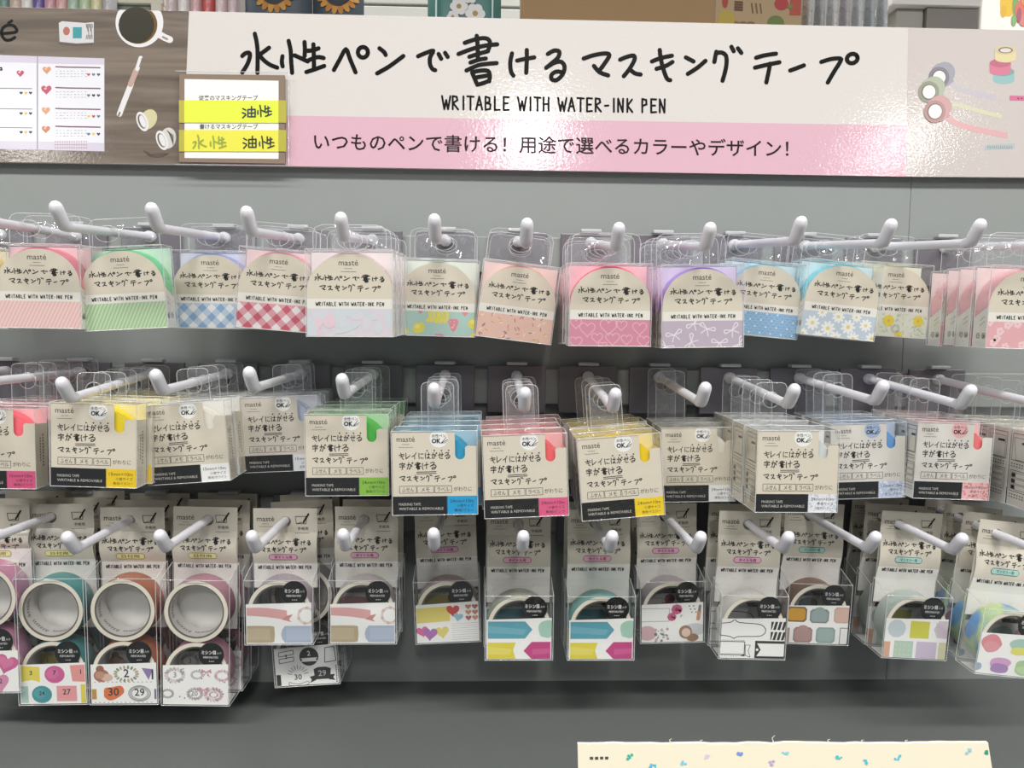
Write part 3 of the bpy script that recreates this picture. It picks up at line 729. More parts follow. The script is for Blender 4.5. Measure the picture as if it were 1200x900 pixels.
def label1(kind, col):
    mb = MB(); hw, y0 = .0284, .0005
    fm = lambda x, y, h: (x, y0-h, y)
    a = Art()
    arch = arch_pts(hw, .0295, .0548)
    mb.face(CREAM, [(x, y0, zz) for x, zz in arch])
    a.box(OFFWHITE, -hw, .0187, hw, .0252, 1)
    prints(kind, a, -hw, hw, .0005, .0187)
    L = 2*hw; X = lambda t: -hw+t*L
    logo(a, X(.376), .0473, L*.228)
    a.hand(INK, LINE_A, X(.10), .0362, X(.905), .0416, .00062, 3)
    a.hand(INK, LINE_B, X(.155), .0302, X(.86), .0348, .00062, 3)
    a.hand(INK, WRITABLE, X(.105), .0205, X(.90), .0230, .00048, 3, caps=0)
    mb.art(a, fm, .00003)
    # wrapped side flaps with small print, bottom and back
    for sg in (-1, 1):
        x = sg*hw
        mb.face(OFFWHITE, [(x, y0, 0), (x, D1-.001, 0), (x, D1-.001, .021), (x, y0, .0295)])
        sa = Art()
        for k in range(5): sa.stroke(SOFTINK, [(.004+.0011*k, .022-.0006*k), (.0046+.0011*k, .022-.0006*k)], .0006, 1, 0)
        for k in range(5): sa.stroke(SOFTINK, [(.004+.0011*k, .0185-.0006*k), (.0046+.0011*k, .0185-.0006*k)], .0006, 1, 0)
        for cx, t in ((.0045, '紙'), (.0105, 'プラ')):
            sa.ring(INK, cx, .0085, .0017, .0021, 1, 12)
            sa.text(INK, t, cx-.0014, .0072, cx+.0014, height=.0028, bold=.01)
        mb.art(sa, (lambda x: lambda u, v, h: (x+sg*h, u if sg > 0 else u, v))(x), .00006)
    mb.face(OFFWHITE, [(-hw, y0, .0004), (hw, y0, .0004), (hw, D1-.001, .0004), (-hw, D1-.001, .0004)])
    mb.face(mat(tint(col, .7), .5), [(-hw, D1-.0008, 0), (hw, D1-.0008, 0), (hw, D1-.0008, .057), (-hw, D1-.0008, .057)])
    return mb.mesh('label_card')

# ---- square packs of the middle row
def label2(c):
    mb = MB(); hw, y0, D = .0285, .0005, c['D']
    fm = lambda x, y, h: (x, y0-h, y)
    H = .057; cr = mat(c.get('paper', '#dcd4c2'), .42, .5)
    pts = [(-hw, 0), (hw, 0), (hw, .0470), (.0225, .0473), (.0213, .0468), (.0208, .0458)]
    pts += [(.0174+.0034*math.cos(t), .0413-.0034*math.sin(t)) for t in (math.pi*k/8 for k in range(9))]
    pts += [(.0140, H), (-hw, H)]
    mb.face(cr, [(x, y0, zz) for x, zz in pts])
    a = Art(); L = 2*hw; X = lambda t: -hw+t*L; Z = lambda t: H-t*H
    logo(a, X(.055), Z(.115), L*.215)
    # round sticker mark
    rc = .0062; cx, cz = X(.555), Z(.082)
    a.rect = (-hw, 0, hw, H-.0001); a.disc(mat(c.get('dot', '#f1f1ee'), .4), cx, cz, rc, h=1, n=28); a.rect = None
    a.text(INK, '水性ペン', X(.47), Z(.065), X(.64), height=.0024, bold=.01, h=3)
    a.text(INK, 'OK', X(.47), Z(.135), X(.58), height=.0042, bold=.045, h=3)
    a.stroke(INK, [(X(.585), Z(.135)), (X(.645), Z(.065))], .0004, 3, 0); a.stroke(INK, [(X(.585), Z(.135)), (X(.66), Z(.095))], .0004, 3, 0)
    a.stroke(INK, [(X(.575), Z(.138)), (X(.63), Z(.133)), (X(.65), Z(.115))], .0003, 3, 0)
    a.hand(INK, word(['ki', 're', 'i', 'ni', 'ha', 'ga', 'se', 'ru']), X(.08), Z(.325), X(.685), Z(.25), .0005, 3)
    for k in range(4): a.disc(INK, X(.415+.085*k), Z(.225), .00055, h=3, n=8)
    a.hand(INK, word(['ji', 'ga', 'kaku', 'ke', 'ru']), X(.085), Z(.45), X(.52), Z(.365), .00055, 3)
    for k in (0, 1): a.stroke(SOFTINK, [(X(.285), Z(.482+.02*k)), (X(.52), Z(.478+.02*k))], .0005, 3, 0)
    a.hand(INK, LINE_B, X(.085), Z(.60), X(.75), Z(.515), .0006, 3)
    for x0, x1, t in ((.08, .28, 'ふせん'), (.29, .485, 'メモ'), (.50, .70, 'ラベル')):
        a.outline(SOFTINK, [(X(x0), Z(.735)), (X(x1), Z(.735)), (X(x1), Z(.65)), (X(x0), Z(.65))], .0003, 3)
        m_ = .25 if t == 'メモ' else .14
        a.text(SOFTINK, t, X(x0+(x1-x0)*m_), Z(.718), X(x1-(x1-x0)*m_), height=.0038, h=3)
    a.text(SOFTINK, 'がわりに', X(.725), Z(.715), X(.94), height=.0036, h=3)
    a.box(BLACK, -hw, 0, X(.66), Z(.775), 1)
    cl = mat(c['tag'], .42, .5)
    zz = [(hw, 0), (hw, Z(.775))]; n = 11; zb_ = Z(.775)
    for k in range(n*2+1): zz.append((X(.64)+(.0008 if k % 2 else 0), zb_*(1-k/(2*n))))
    a.poly(cl, zz, 2)
    if c.get('speck'):
        rd = random.Random(5)
        a.rect = (X(.66), 0, hw, zb_)
        for k in range(40): a.disc(mat(c['speck'], .5), rd.uniform(X(.66), hw), rd.uniform(0, zb_), rd.uniform(.0004, .0011), h=3, n=6)
        a.rect = None
    fw = mat('#c9c6bd', .5)
    a.text(fw, 'MASKING TAPE', X(.07), Z(.885), X(.33), height=.0026, h=4)
    a.text(fw, 'WRITABLE & REMOVABLE', X(.07), Z(.94), X(.60), height=.0026, h=4)
    tk = mat(c.get('tagink', '#2b2a2a'), .5)
    a.text(tk, c['size'], X(.68), Z(.855), X(.96), height=.0032, h=4)
    a.text(tk, '小巻サイズ', X(.76), Z(.91), X(.96), height=.0024, h=4)
    a.text(tk, c['tone'], X(.73), Z(.965), X(.96), height=.0024, h=4)
    mb.art(a, fm, .00003)
    De = D-.0008
    # side panels: usage drawings on the left, vertical small print on the right
    mb.face(cr, [(-hw, y0, 0), (-hw, y0, H), (-hw, De, H), (-hw, De, 0)])
    mb.face(cr, [(hw, y0, 0), (hw, De, 0), (hw, De, .0455), (hw, y0, .0470)])
    mb.face(cr, [(-hw, y0, .0004), (hw, y0, .0004), (hw, De, .0004), (-hw, De, .0004)])
    mb.face(mat(tint(c['tape'], .68), .5), [(-hw, De, 0), (-hw, De, H), (hw, De, H), (hw, De, 0)])
    sa = Art(); u0, u1 = .10*D, .88*D
    sa.outline(INK, [(u0, .034), (u1, .034), (u1, .054), (u0, .054)], .0004, 1)
    sa.outline(INK, [(u0+.18*D, .0345), (u1-.06*D, .0345), (u1-.06*D, .051), (u0+.05*D, .051)], .0003, 1); sa.box(INK, u0+.38*D, .0465, u0+.68*D, .0482, 1)
    sa.outline(INK, [(u0, .011), (u1, .011), (u1, .0265), (u0, .0265)], .0004, 1)
    for k in range(3):
        sa.outline(SOFTINK, [(u0+.06*D, .0125+.0045*k), (u1-.06*D, .0125+.0045*k), (u1-.06*D, .016+.0045*k), (u0+.06*D, .016+.0045*k)], .0003, 1)
        sa.box(INK, u0+.06*D, .0128+.0045*k, u0+.22*D, .0155+.0045*k, 1)
    for yy in (.0315, .0295, .0085, .0065):
        for k in range(7): sa.stroke(SOFTINK, [(u0+.11*D*k, yy), (u0+.11*D*k+.06*D, yy)], .0008, 1, 0)
    mb.art(sa, lambda u, v, h: (-hw-h, D-u, v), .00006)
    sb = Art()
    for k in range(11): sb.stroke(SOFTINK, [(.62*D, .037-.0022*k), (.62*D, .0383-.0022*k)], .0014, 1, 0)
    for k in range(9): sb.stroke(SOFTINK, [(.42*D, .035-.0020*k), (.42*D, .0362-.0020*k)], .0011, 1, 0)
    mb.art(sb, lambda u, v, h: (hw+h, u, v), .00006)
    return mb.mesh('label_card')

# ---- tall clear boxes of the bottom row
W3, D3 = .0512, .0235
def stickers(kind, a, hw, H):
    rd = random.Random(kind); a.rect = (-hw, .0006, hw, H); P = lambda hx: mat(tint(hx, .12, (190, 186, 180)), .5, .4)  # P greys the sticker colours too, standing in for plastic haze
    B = P('#2a2a2b')
    def num(t, x, y, s, m=B): a.text(m, t, x, y-.35*s, size=s, h=4, align='c', bold=.01)
    def wash(x, y, rx, ry, c, c2=None, h=1, sq=False):
        if sq: a.box(P(c), x-rx, y-ry, x+rx, y+ry, h)
        else: a.disc(P(c), x, y, rx, ry, h)
        if c2: a.disc(P(c2), x-rx*.2, y+ry*.1, rx*.6, ry*.6, h+1)
    if kind == 'round_square':
        a.poly(P('#e2d24e'), [(-.023, .018), (-.0155, .0195), (-.0095, .0175), (-.0095, .0295), (-.023, .0305)], 1)
        wash(.0015, .0235, .0075, .0068, '#c9568f', '#d2699c'); a.poly(P('#e5948f'), [(.0145, .018), (.024, .0175), (.024, .031), (.013, .0305)], 1)
        wash(-.0085, .008, .0075, .0068, '#3d8f98', '#4d9ca3'); a.box(P('#e59a9d'), .0025, .0025, .0175, .0145, 1); a.box(P('#a9c7c0'), -.024, .0015, -.0185, .0145, 1); a.box(P('#e0cf45'), .0205, .001, .024, .0155, 1)
        num('3', -.016, .025, .005); num('7', .0015, .025, .005); num('24', -.0085, .009, .0045); num('27', .010, .010, .006); num('1', .021, .0255, .005)
    elif kind == 'bear_wreath':
        wash(-.0165, .0225, .0058, .005, '#a5705b', '#c08f77'); wash(-.0175, .0275, .003, .003, '#96604c'); wash(-.0125, .021, .0045, .003, '#d9b6a5')
        for k in range(18):
            t = k*2*math.pi/18; a.disc(P(rd.choice(['#9aa884', '#7d8a6d', '#b9a98c'])), .002+.0082*math.cos(t), .0238+.0052*math.sin(t), .0016, .0009, 1, 8, t)
        num('2', .002, .0245, .009); a.poly(P('#8a76a8'), [(.0135, .0285), (.022, .0275), (.0185, .019)], 1); num('1', .0215, .0235, .011)
        a.poly(P('#d9703f'), smooth([(-.015, .006), (-.0145, .0125), (-.009, .0135), (-.002, .0145), (.000, .0095), (-.005, .005), (-.011, .003), (-.015, .006)], 3), 1); num('30', -.0078, .010, .0085)
        for r in (.0082, .0072, .006): a.outline(B, circ(.0115, .0085, r, r*.74, 0, 22)[:-1], .0004, 2)
        num('29', .0115, .0095, .0078); a.box(P('#b98d4c'), -.024, .004, -.0205, .012, 1); a.box(P('#6f6a92'), .0225, .004, .024, .012, 1)
        for y in (.0175, .0015): 
            for k in range(14): a.stroke(P('#8d8a86'), [(-.022+k*.0032, y), (-.0208+k*.0032, y)], .0005, 1, 0)
    elif kind == 'grey_bow':
        def wr(x, y, r, c):
            for k in range(16):
                t = k*.3927; a.disc(P(rd.choice(c)), x+r*math.cos(t), y+r*.75*math.sin(t), r*.3, r*.16, 1, 8, t+.6)
        wr(-.0155, .0235, .0065, ['#bcb7b8', '#a5a2a6', '#d6ccce']); wr(.001, .024, .004, ['#b6b4b8', '#cbc3c6']); wr(.02, .0235, .005, ['#d9b9c1', '#c3a2ad'])
        wr(-.0005, .009, .0052, ['#b9aeb4', '#a59aa3']); wr(.0135, .0085, .006, ['#c5aab2', '#a98f98', '#e0cdd2']); wr(.0135, .0085, .003, ['#b7949f', '#d8bcc4']); wr(-.021, .009, .004, ['#a3a0a4'])
        for x, y in ((.008, .0265), (.006, .0125)):
            for sg in (-1, 1): a.poly(P('#c7909c'), [(x, y), (x+sg*.0035, y+.0022), (x+sg*.004, y-.0012)], 3); a.stroke(P('#c7909c'), [(x, y), (x+sg*.0025, y-.004)], .0007, 3, 0)
        num('3', -.0155, .024, .006, P('#8a8689')); num('20', -.001, .0095, .0055, P('#8a8689'))
        for k in range(10): a.disc(P('#6d6a6c'), rd.uniform(-.023, .023), rd.uniform(.002, .031), .0006, h=1, n=6)
    elif kind == 'big_heart':
        a.heart(P('#c95c90'), .016, .0225, .0085, 1, -.3); a.heart(P('#d489ab'), .010, .0075, .0078, 1, .2); a.heart(P('#d68ba5'), -.012, .022, .008, 1, .1); a.heart(P('#b8608d'), -.012, .007, .007, 1)
        num('22', .010, .009, .005); a.heart(P('#d7739f'), .0155, .0232, .0055, 2, -.3)
    elif kind == 'ribbon_tag':
        a.poly(P('#dba3a2'), smooth([(-.024, .0285), (-.01, .0285), (.006, .0265)], 4)+[(.006, .020)]+smooth([(.004, .0195), (-.01, .0215), (-.024, .0225)], 4), 1)
        a.poly(P('#c98685'), [(.002, .0195), (.0095, .0175), (.0075, .0195), (.0105, .0235), (.006, .0225)], 2)
        for r in (.0065, .0055): a.outline(P('#c9b6ae'), circ(.0205, .0225, r, r, 0, 16)[:-1], .0005, 1)
        for k in range(6): a.disc(P('#d9b9b6'), .0205+.006*math.cos(k+1.5), .0225+.006*math.sin(k+1.5), .0013, h=2, n=8)
        a.poly(P('#b5a483'), smooth([(-.024, .0145), (-.006, .0145), (-.0035, .0125), (-.0035, .004), (-.006, .0015), (-.024, .0015)], 2), 1); a.box(P('#c0b091'), -.024, .0035, -.0065, .0125, 2)
        a.poly(P('#aab7cf'), [(.0025, .012), (.0045, .0145), (.024, .0145), (.024, .0015), (.0045, .0015), (.0025, .004), (.0015, .008)], 1); a.box(P('#b5c1d7'), .0055, .0035, .024, .0125, 2)
    elif kind == 'badge':
        a.disc(B, .0025, .0235, .0075, h=1, n=26); a.poly(WHITE, [(-.004, .0195), (.009, .0195), (.0078, .021), (.009, .0225), (-.004, .0225), (-.0028, .021)], 2); num('2', .0025, .0262, .0055, WHITE)
        for y in (.0245, .019):
            a.outline(B, [(-.021, y), (-.0095, y+.0015), (-.0095, y+.005), (-.021, y+.0035)], .0005, 1)
        num('3', -.0155, .0245, .005)
        a.outline(B, [(.0145, .018), (.0235, .019), (.0225, .0305), (.0155, .030)], .0006, 1)
        for k in range(9):
            t = math.pi*(.08+.84*k/8); a.stroke(B, [(-.007+.005*math.cos(t), .0085+.005*math.sin(t)), (-.007+.0085*math.cos(t), .0085+.0085*math.sin(t))], .0004, 1, 0)
        num('30', -.007, .0075, .0062); a.outline(B, smooth([(-.0145, .0035), (-.007, .0015), (.0005, .0035), (.0005, .001), (-.007, .0), (-.0145, .001)], 2), .0004, 1)
        a.poly(B, [(.006, .0045), (.018, .0045), (.019, .013), (.015, .0145), (.009, .0145), (.0055, .013)], 1); a.poly(B, [(.002, .002), (.007, .004), (.007, .008), (.002, .007), (.0035, .0045)], 1); a.poly(B, [(.022, .003), (.017, .004), (.017, .008), (.022, .008), (.0205, .0055)], 1)
        num('29', .012, .0095, .0065, P('#bdbdbd')); a.box(B, -.024, .001, -.0205, .010, 1)
        for k in range(9): a.disc(B, .0232, .002+.0016*k, .0006, h=1, n=6)
    elif kind == 'love':
        a.poly(P('#e3d370'), [(-.024, .0165), (.002, .0175), (.002, .0295), (-.024, .0285)], 1)
        a.heart(P('#c8463d'), .0045, .026, .0052, 2); a.heart(P('#8fc3d1'), .0085, .0205, .0038, 3, -.2)
        for k in range(6): a.heart(P(('#c77d67', '#b3605a', '#cf9273')[k % 3]), .0165+.0052*(k % 2), .0285-.0045*(k//2), .0024, 2)
        a.heart(P('#d9679a'), -.02, .010, .0048, 1, .2); a.heart(P('#a86bb0'), -.014, .008, .0058, 2, -.1); a.heart(P('#e3d272'), -.0045, .009, .0055, 1, .1)
        for k in range(8): a.stroke(P('#b9bcc2'), [(.003, .0025+.0018*k), (.024, .0028+.0018*k)], .0003, 1, 0)
    elif kind == 'arrow':
        a.poly(P('#55a0b4'), [(-.0235, .0165), (.0045, .0165), (.010, .0235), (.0045, .0298), (-.0235, .0298)], 1); a.poly(P('#6aafc0'), [(-.0235, .021), (.003, .0195), (.006, .0235), (-.0235, .0265)], 2)
        a.poly(P('#a4d0bd'), smooth([(.016, .0185), (.024, .0175), (.025, .030), (.017, .0295), (.0145, .025), (.016, .0185)], 3), 1)
        a.poly(P('#e0d13f'), [(-.0235, .0008), (-.0025, .0008), (-.0045, .0075), (-.0025, .0135), (-.0235, .0135)], 1); a.poly(P('#e7db62'), [(-.0235, .004), (-.0065, .004), (-.0055, .0085), (-.0235, .0105)], 2)
        a.poly(P('#c23f7e'), [(.0035, .0070), (.0095, .0008), (.0238, .0008), (.0238, .0140), (.0095, .0140)], 1); a.poly(P('#cd5990'), [(.010, .004), (.0235, .005), (.0235, .009), (.010, .0085)], 2)
    elif kind == 'girl_flower':
        a.outline(P('#a9a3a3'), [(-.026, .0175), (-.0025, .0175), (-.0025, .028), (-.026, .028)], .0005, 1)
        for x, y, r in ((.0035, .027, .0044), (-.0005, .021, .0036)):
            for q in range(8): a.disc(P('#c25a81'), x+r*.6*math.cos(q*.785), y+r*.55*math.sin(q*.785), r*.42, h=2, n=10)
            a.disc(P('#8d3556'), x, y, r*.35, h=3, n=10)
        a.poly(P('#a9ad9d'), [(.006, .020), (.0085, .0225), (.0065, .0225)], 2)
        for k in range(6): a.disc(B, .0135+.0028*(k % 2)+.0005*k, .0295-.0025*(k//2), .0006, h=2, n=6)
        a.stroke(P('#c89070'), [(.0205, .019), (.0215, .0255)], .003, 2, 6); a.stroke(P('#7d7672'), [(.0215, .026), (.022, .0295)], .0022, 2, 6)
        a.disc(P('#d9b3b8'), -.020, .008, .0075, .006, 1); a.disc(P('#cfd1d6'), .018, .0105, .009, .005, 1)
        for k in range(22): a.disc(P(rd.choice(['#8d9294', '#c9a3aa', '#6d7274', '#b9bdb5'])), rd.uniform(-.014, -.003), rd.uniform(.001, .0135), rd.uniform(.0005, .0013), h=2, n=7)
        a.disc(P('#9b775f'), .0105, .0085, .0052, .0055, 2); a.disc(P('#e6cbb9'), .011, .008, .0036, .0036, 3); a.disc(P('#9b775f'), .016, .004, .005, .0032, 2)
    elif kind == 'black_frame':
        fr = smooth([(-.026, .0275), (-.018, .0285), (-.0145, .0305), (-.011, .0285), (.004, .0275), (.0085, .025), (.0095, .0225), (.0085, .020), (.004, .018), (-.011, .0175), (-.0145, .016), (-.018, .0175), (-.026, .0185)], 3)
        a.outline(B, fr, .0006, 1)
        for y in (.0265, .0185):
            a.box(B, .0135, y-.0032, .0245, y+.0032, 1)
            for k in range(4): a.stroke(WHITE, [(.0145+.0032*k, y-.0036), (.0162+.0032*k, y+.0036)], .0011, 2, 0)
        a.outline(B, [(-.026, .0035), (-.006, .0035), (-.006, .0135), (-.026, .0135)], .0006, 1)
        for k in range(10): a.disc(B, -.023+.0018*k, .0025, .0004, h=1, n=6); a.disc(B, -.023+.0018*k, .0145, .0004, h=1, n=6)
        a.outline(B, [(-.0055, .011), (-.0015, .011), (-.003, .0065), (-.0012, .0015), (-.005, .0028)], .0004, 1); a.poly(B, [(-.009, .0022), (-.0055, .0022), (-.0055, .004)], 2)
        a.box(B, .002, .0008, .0245, .0145, 1); a.poly(WHITE, [(.0035, .0025), (.0245, .0025), (.0245, .0125), (.0035, .0125), (.0065, .0075)], 2); a.disc(WHITE, .0038, .0075, .0011, h=2, n=8)
    elif kind == 'plaque':
        def pl(x0, x1, y0, y1, c, c2):
            b = .002; a.poly(P(c), [(x0+b, y0), (x1-b, y0), (x1, y0+b), (x1, y1-b), (x1-b, y1), (x0+b, y1), (x0, y1-b), (x0, y0+b)], 1)
            a.poly(P(c2), [(x0+b*1.5, y0+b*.6), (x1-b*1.5, y0+b*.6), (x1-b*.6, y0+b*1.5), (x1-b*.6, y1-b*1.5), (x1-b*1.5, y1-b*.6), (x0+b*1.5, y1-b*.6), (x0+b*.6, y1-b*1.5), (x0+b*.6, y0+b*1.5)], 2)
        pl(-.026, -.0095, .018, .0305, '#6b5f4c', '#cf952d'); pl(-.007, .0085, .0175, .029, '#7d8a88', '#93a5a3'); a.disc(P('#93a5a3'), .0007, .0285, .004, .0022, 2); pl(.0125, .026, .018, .031, '#d0aa9d', '#d8b5a8')
        pl(-.0195, -.004, .0012, .0138, '#9c7a76', '#b38f8a'); a.disc(P('#b38f8a'), -.0118, .0135, .004, .002, 2); pl(-.001, .0145, .0012, .0142, '#87a19d', '#9ab2ad'); a.outline(P('#8b8480'), [(.0185, .0005), (.026, .0005), (.026, .014), (.0185, .014)], .0007, 1); a.box(P('#a58d80'), -.026, .001, -.0225, .013, 1)
    elif kind == 'pastel_square':
        a.disc(P('#c7d3da'), -.0155, .0235, .0072, h=1, n=10); a.box(P('#d3d04a'), -.005, .0165, .010, .030, 1)
        a.poly(P('#d4c6d2'), [(.0135, .024), (.017, .031), (.0245, .031), (.0245, .017), (.0165, .0175)], 1)
        for k in range(6): a.stroke(P('#bfaebd'), [(.015+.0015*k, .030-.001*k), (.018+.0015*k, .019)], .0003, 2, 0)
        a.box(P('#d6a68d'), -.0245, .0008, -.0195, .0130, 1); a.box(P('#b2cfc2'), -.0165, .0008, -.0015, .0140, 1)
        for k in range(12): a.disc(P('#d9d8a8'), -.0150+.0035*(k % 4), .003+.004*(k//4), .0009, h=2, n=6)
        a.box(P('#cfc0d6'), .001, .0008, .017, .0140, 1); a.box(P('#d9d6b0'), .0185, .0008, .0245, .0140, 1)
    elif kind == 'watercolour':
        def blob(x, y, rx, ry, c, h=1): a.poly(P(c), smooth([(x+rx*(1+rd.uniform(-.12, .12))*math.cos(t), y+ry*(1+rd.uniform(-.12, .12))*math.sin(t)) for t in (k*.6283 for k in range(11))], 2), h)
        blob(-.0155, .0235, .0078, .0068, '#dd8b93'); blob(-.0155, .0215, .006, .004, '#e19aa0', 2); blob(.006, .0245, .0078, .005, '#a6c9ba'); blob(.006, .0195, .0072, .003, '#e0de6e', 2)
        blob(.022, .0235, .006, .006, '#d9a6c2'); blob(-.007, .0095, .008, .0042, '#d3a0cb'); blob(-.007, .0055, .0072, .004, '#a583b8', 2); blob(.0115, .0075, .0078, .006, '#a9cb96'); blob(.0115, .006, .006, .003, '#bcd7a5', 2); blob(-.0235, .0055, .003, .003, '#9fb0c9')
    a.rect = None
def label3(kind):
    mb = MB(); hw, y0, H = .0245, .0006, .0320
    tl = (H-.0008, H+.0006)
    mb.face(WHITE, [(-hw, y0, .0006), (hw, y0, .0006), (hw, y0, tl[1]), (-hw, y0, tl[0])])
    mb.face(WHITE, [(-hw, y0, .0006), (hw, y0, .0006), (hw, .020, .0006), (-hw, .020, .0006)])
    a = Art(); stickers(kind, a, hw, H-.001); mb.art(a, lambda x, y, h: (x, y0-h, y), .00003)
    return mb.mesh('print_label')
def sticker3(H):
    mb = MB(); a = Art(); cx, cz, r = .0115, .0395, .0095
    a.disc(BLACK, cx, cz, r, h=0, n=36)
    a.text(WHITE, 'ミシン目', cx-.0072, cz+.0005, cx+.0035, height=.0034, bold=.02, h=2); a.text(WHITE, '入り', cx+.0042, cz+.0006, cx+.0075, height=.002, h=2)
    a.text(WHITE, 'PERFORATED', cx-.0058, cz-.0028, cx+.0052, height=.0022, h=2)
    for k in range(3): a.stroke(WHITE, [(cx-.0015+.0014*k, cz-.0053), (cx-.0009+.0014*k, cz-.005)], .0005, 2, 0)
    mb.art(a, lambda x, y, h: (x, .0013-h, y), .00006)
    return mb.mesh('round_sticker')
PILL = {'y': ('#e6e0a0', '日付用', '#8b8550'), 'p': ('#dfa9c3', 'タイトル用', '#7d3a58'), 't': ('#a9d0c8', 'マンスリー用', '#3f6f6a')}
GLOSSCARD = mat('#d3cdbf', .22, .5); GLOSSWHITE = mat('#e9e7e2', .22, .5)
def card3(c, hx, hz, H):
    mb = MB(); hw = .0245; top = hz+.0105; zs = hz-.0085; bot = H-(.046 if c['two'] else .013)
    def yy(zz):
        if zz >= zs: return D3-.0007
        Hb = H+.0062; t = max(0, min(1, (zs-zz)/(zs-Hb))) if zz > Hb else 1
        return D3-.0007-.0034*math.sin(math.pi*t)
    fm = lambda x, zz: (x, yy(zz), zz)
    holed(mb, GLOSSCARD, -hw, hw, zs, top, hx, hz, .0042, .0042, fm)
    n = 14; white_z = top-.0435
    zsq = [zs-(zs-H-.0062)*k/n for k in range(n+1)]+[bot]
    for p, q in zip(zsq, zsq[1:]):
        mb.add(GLOSSCARD if (p+q)/2 > white_z else GLOSSWHITE, [fm(-hw, p), fm(hw, p), fm(hw, q), fm(-hw, q)], [(0, 3, 2, 1)], True)
    a = Art(); X = lambda u: (u-225)*.1885*mm; Z = lambda v: top-(v-38)*.1885*mm
    logo(a, X(110), Z(92), X(180)-X(110))
    a.outline(SOFTINK, [(X(266), Z(72)), (X(312), Z(72)), (X(310), Z(102)), (X(270), Z(102))], .0004, 3); a.stroke(INK, [(X(300), Z(94)), (X(320), Z(62))], .0013, 4, 6); a.stroke(SOFTINK, [(X(270), Z(102)), (X(290), Z(96)), (X(304), Z(100))], .0004, 3, 0)
    a.text(SOFTINK, '手帳用', X(275), Z(128), X(318), height=.0028, h=3)
    for k in range(8): a.stroke(SOFTINK, [(X(266+k*7.5), Z(141)), (X(270+k*7.5), Z(141))], .0005, 3, 0)
    a.hand(INK, LINE_A, X(108), Z(190), X(330), Z(160), .00058, 3); a.hand(INK, LINE_B, X(130), Z(218), X(312), Z(193), .00058, 3)
    cp, t, ci = PILL[c['pill']]
    x0, x1, z0, z1 = X(160), X(276), Z(252), Z(226); e = (z1-z0)*.3
    oct_ = lambda d: [(x0+e, z0+d), (x1-e, z0+d), (x1-d, z0+e), (x1-d, z1-e), (x1-e, z1-d), (x0+e, z1-d), (x0+d, z1-e), (x0+d, z0+e)]
    a.poly(mat(ci, .5), oct_(0), 2); a.poly(mat(cp, .5), oct_(.0004), 3)
    a.text(mat(ci, .5), t, x0+.0042, z0+.0014, x1-.0042, height=.0028, bold=.02, h=4)
    a.hand(INK, WRITABLE, X(113), Z(292), X(328), Z(278), .00045, 3, caps=0)
    mb.art(a, lambda x, y, h: (x, yy(y)-h-.00006, y), .00006)
    # back face
    mb.face(OFFWHITE, [(-hw, D3-.0004, zs), (hw, D3-.0004, zs), (hw, D3-.0004, bot), (-hw, D3-.0004, bot)])
    return mb.mesh('header_card')

# ------------------------------------------------------------------ placing the packs on their hooks
ORD = ['', 'second', 'third', 'fourth', 'fifth', 'sixth', 'seventh', 'eighth']
_case = {}
def case(w, d, h, rise=0):
    k = (w, d, h)
    if k not in _case: _case[k] = case_mesh(w, d, h, rise)
    return _case[k]
def child(name, me, root):
    if isinstance(me, tuple):
        o = child(name, me[0], root); child(me[1].name.split('.')[0], me[1], o); return o
    o = bpy.data.objects.new(name, me); COL.objects.link(o); o.parent = root; return o
def put(root, u, v, Y, roll, pitch=0):
    p = at(u, v, Y)
    root.location = p; root.rotation_euler = (math.radians(pitch), math.radians(roll), 0)
    return Matrix.Translation(p) @ Euler((math.radians(pitch), math.radians(roll), 0)).to_matrix().to_4x4()
def hook_local(M, r, i, D, H):
    # where the rod crosses the plane of the hang tab, in the pack's own frame
    Y = M.translation.y + D
    for _ in range(4):
        q = M.inverted() @ Vector((HOOK[r, i][0], Y, rod_z(r, i, Y)))
        Y += (D-q.y)
    return q
def stack(root, n, D, rng, labels, group, limit):
    step = D+.0011; y0 = root.location.y
    for k in range(1, n+1):
        if y0+k*step+D > limit: break
        c = root.copy(); COL.objects.link(c)
        c.location = root.location + Vector((rng.uniform(-.0022, .0022)+.0004*k, k*step, rng.uniform(-.0008, .0008)))
        c['label'] = labels % ORD[k]
        for ch in root.children:
            d = ch.copy(); COL.objects.link(d); d.parent = c
            for g in ch.children:
                e = g.copy(); COL.objects.link(e); e.parent = d
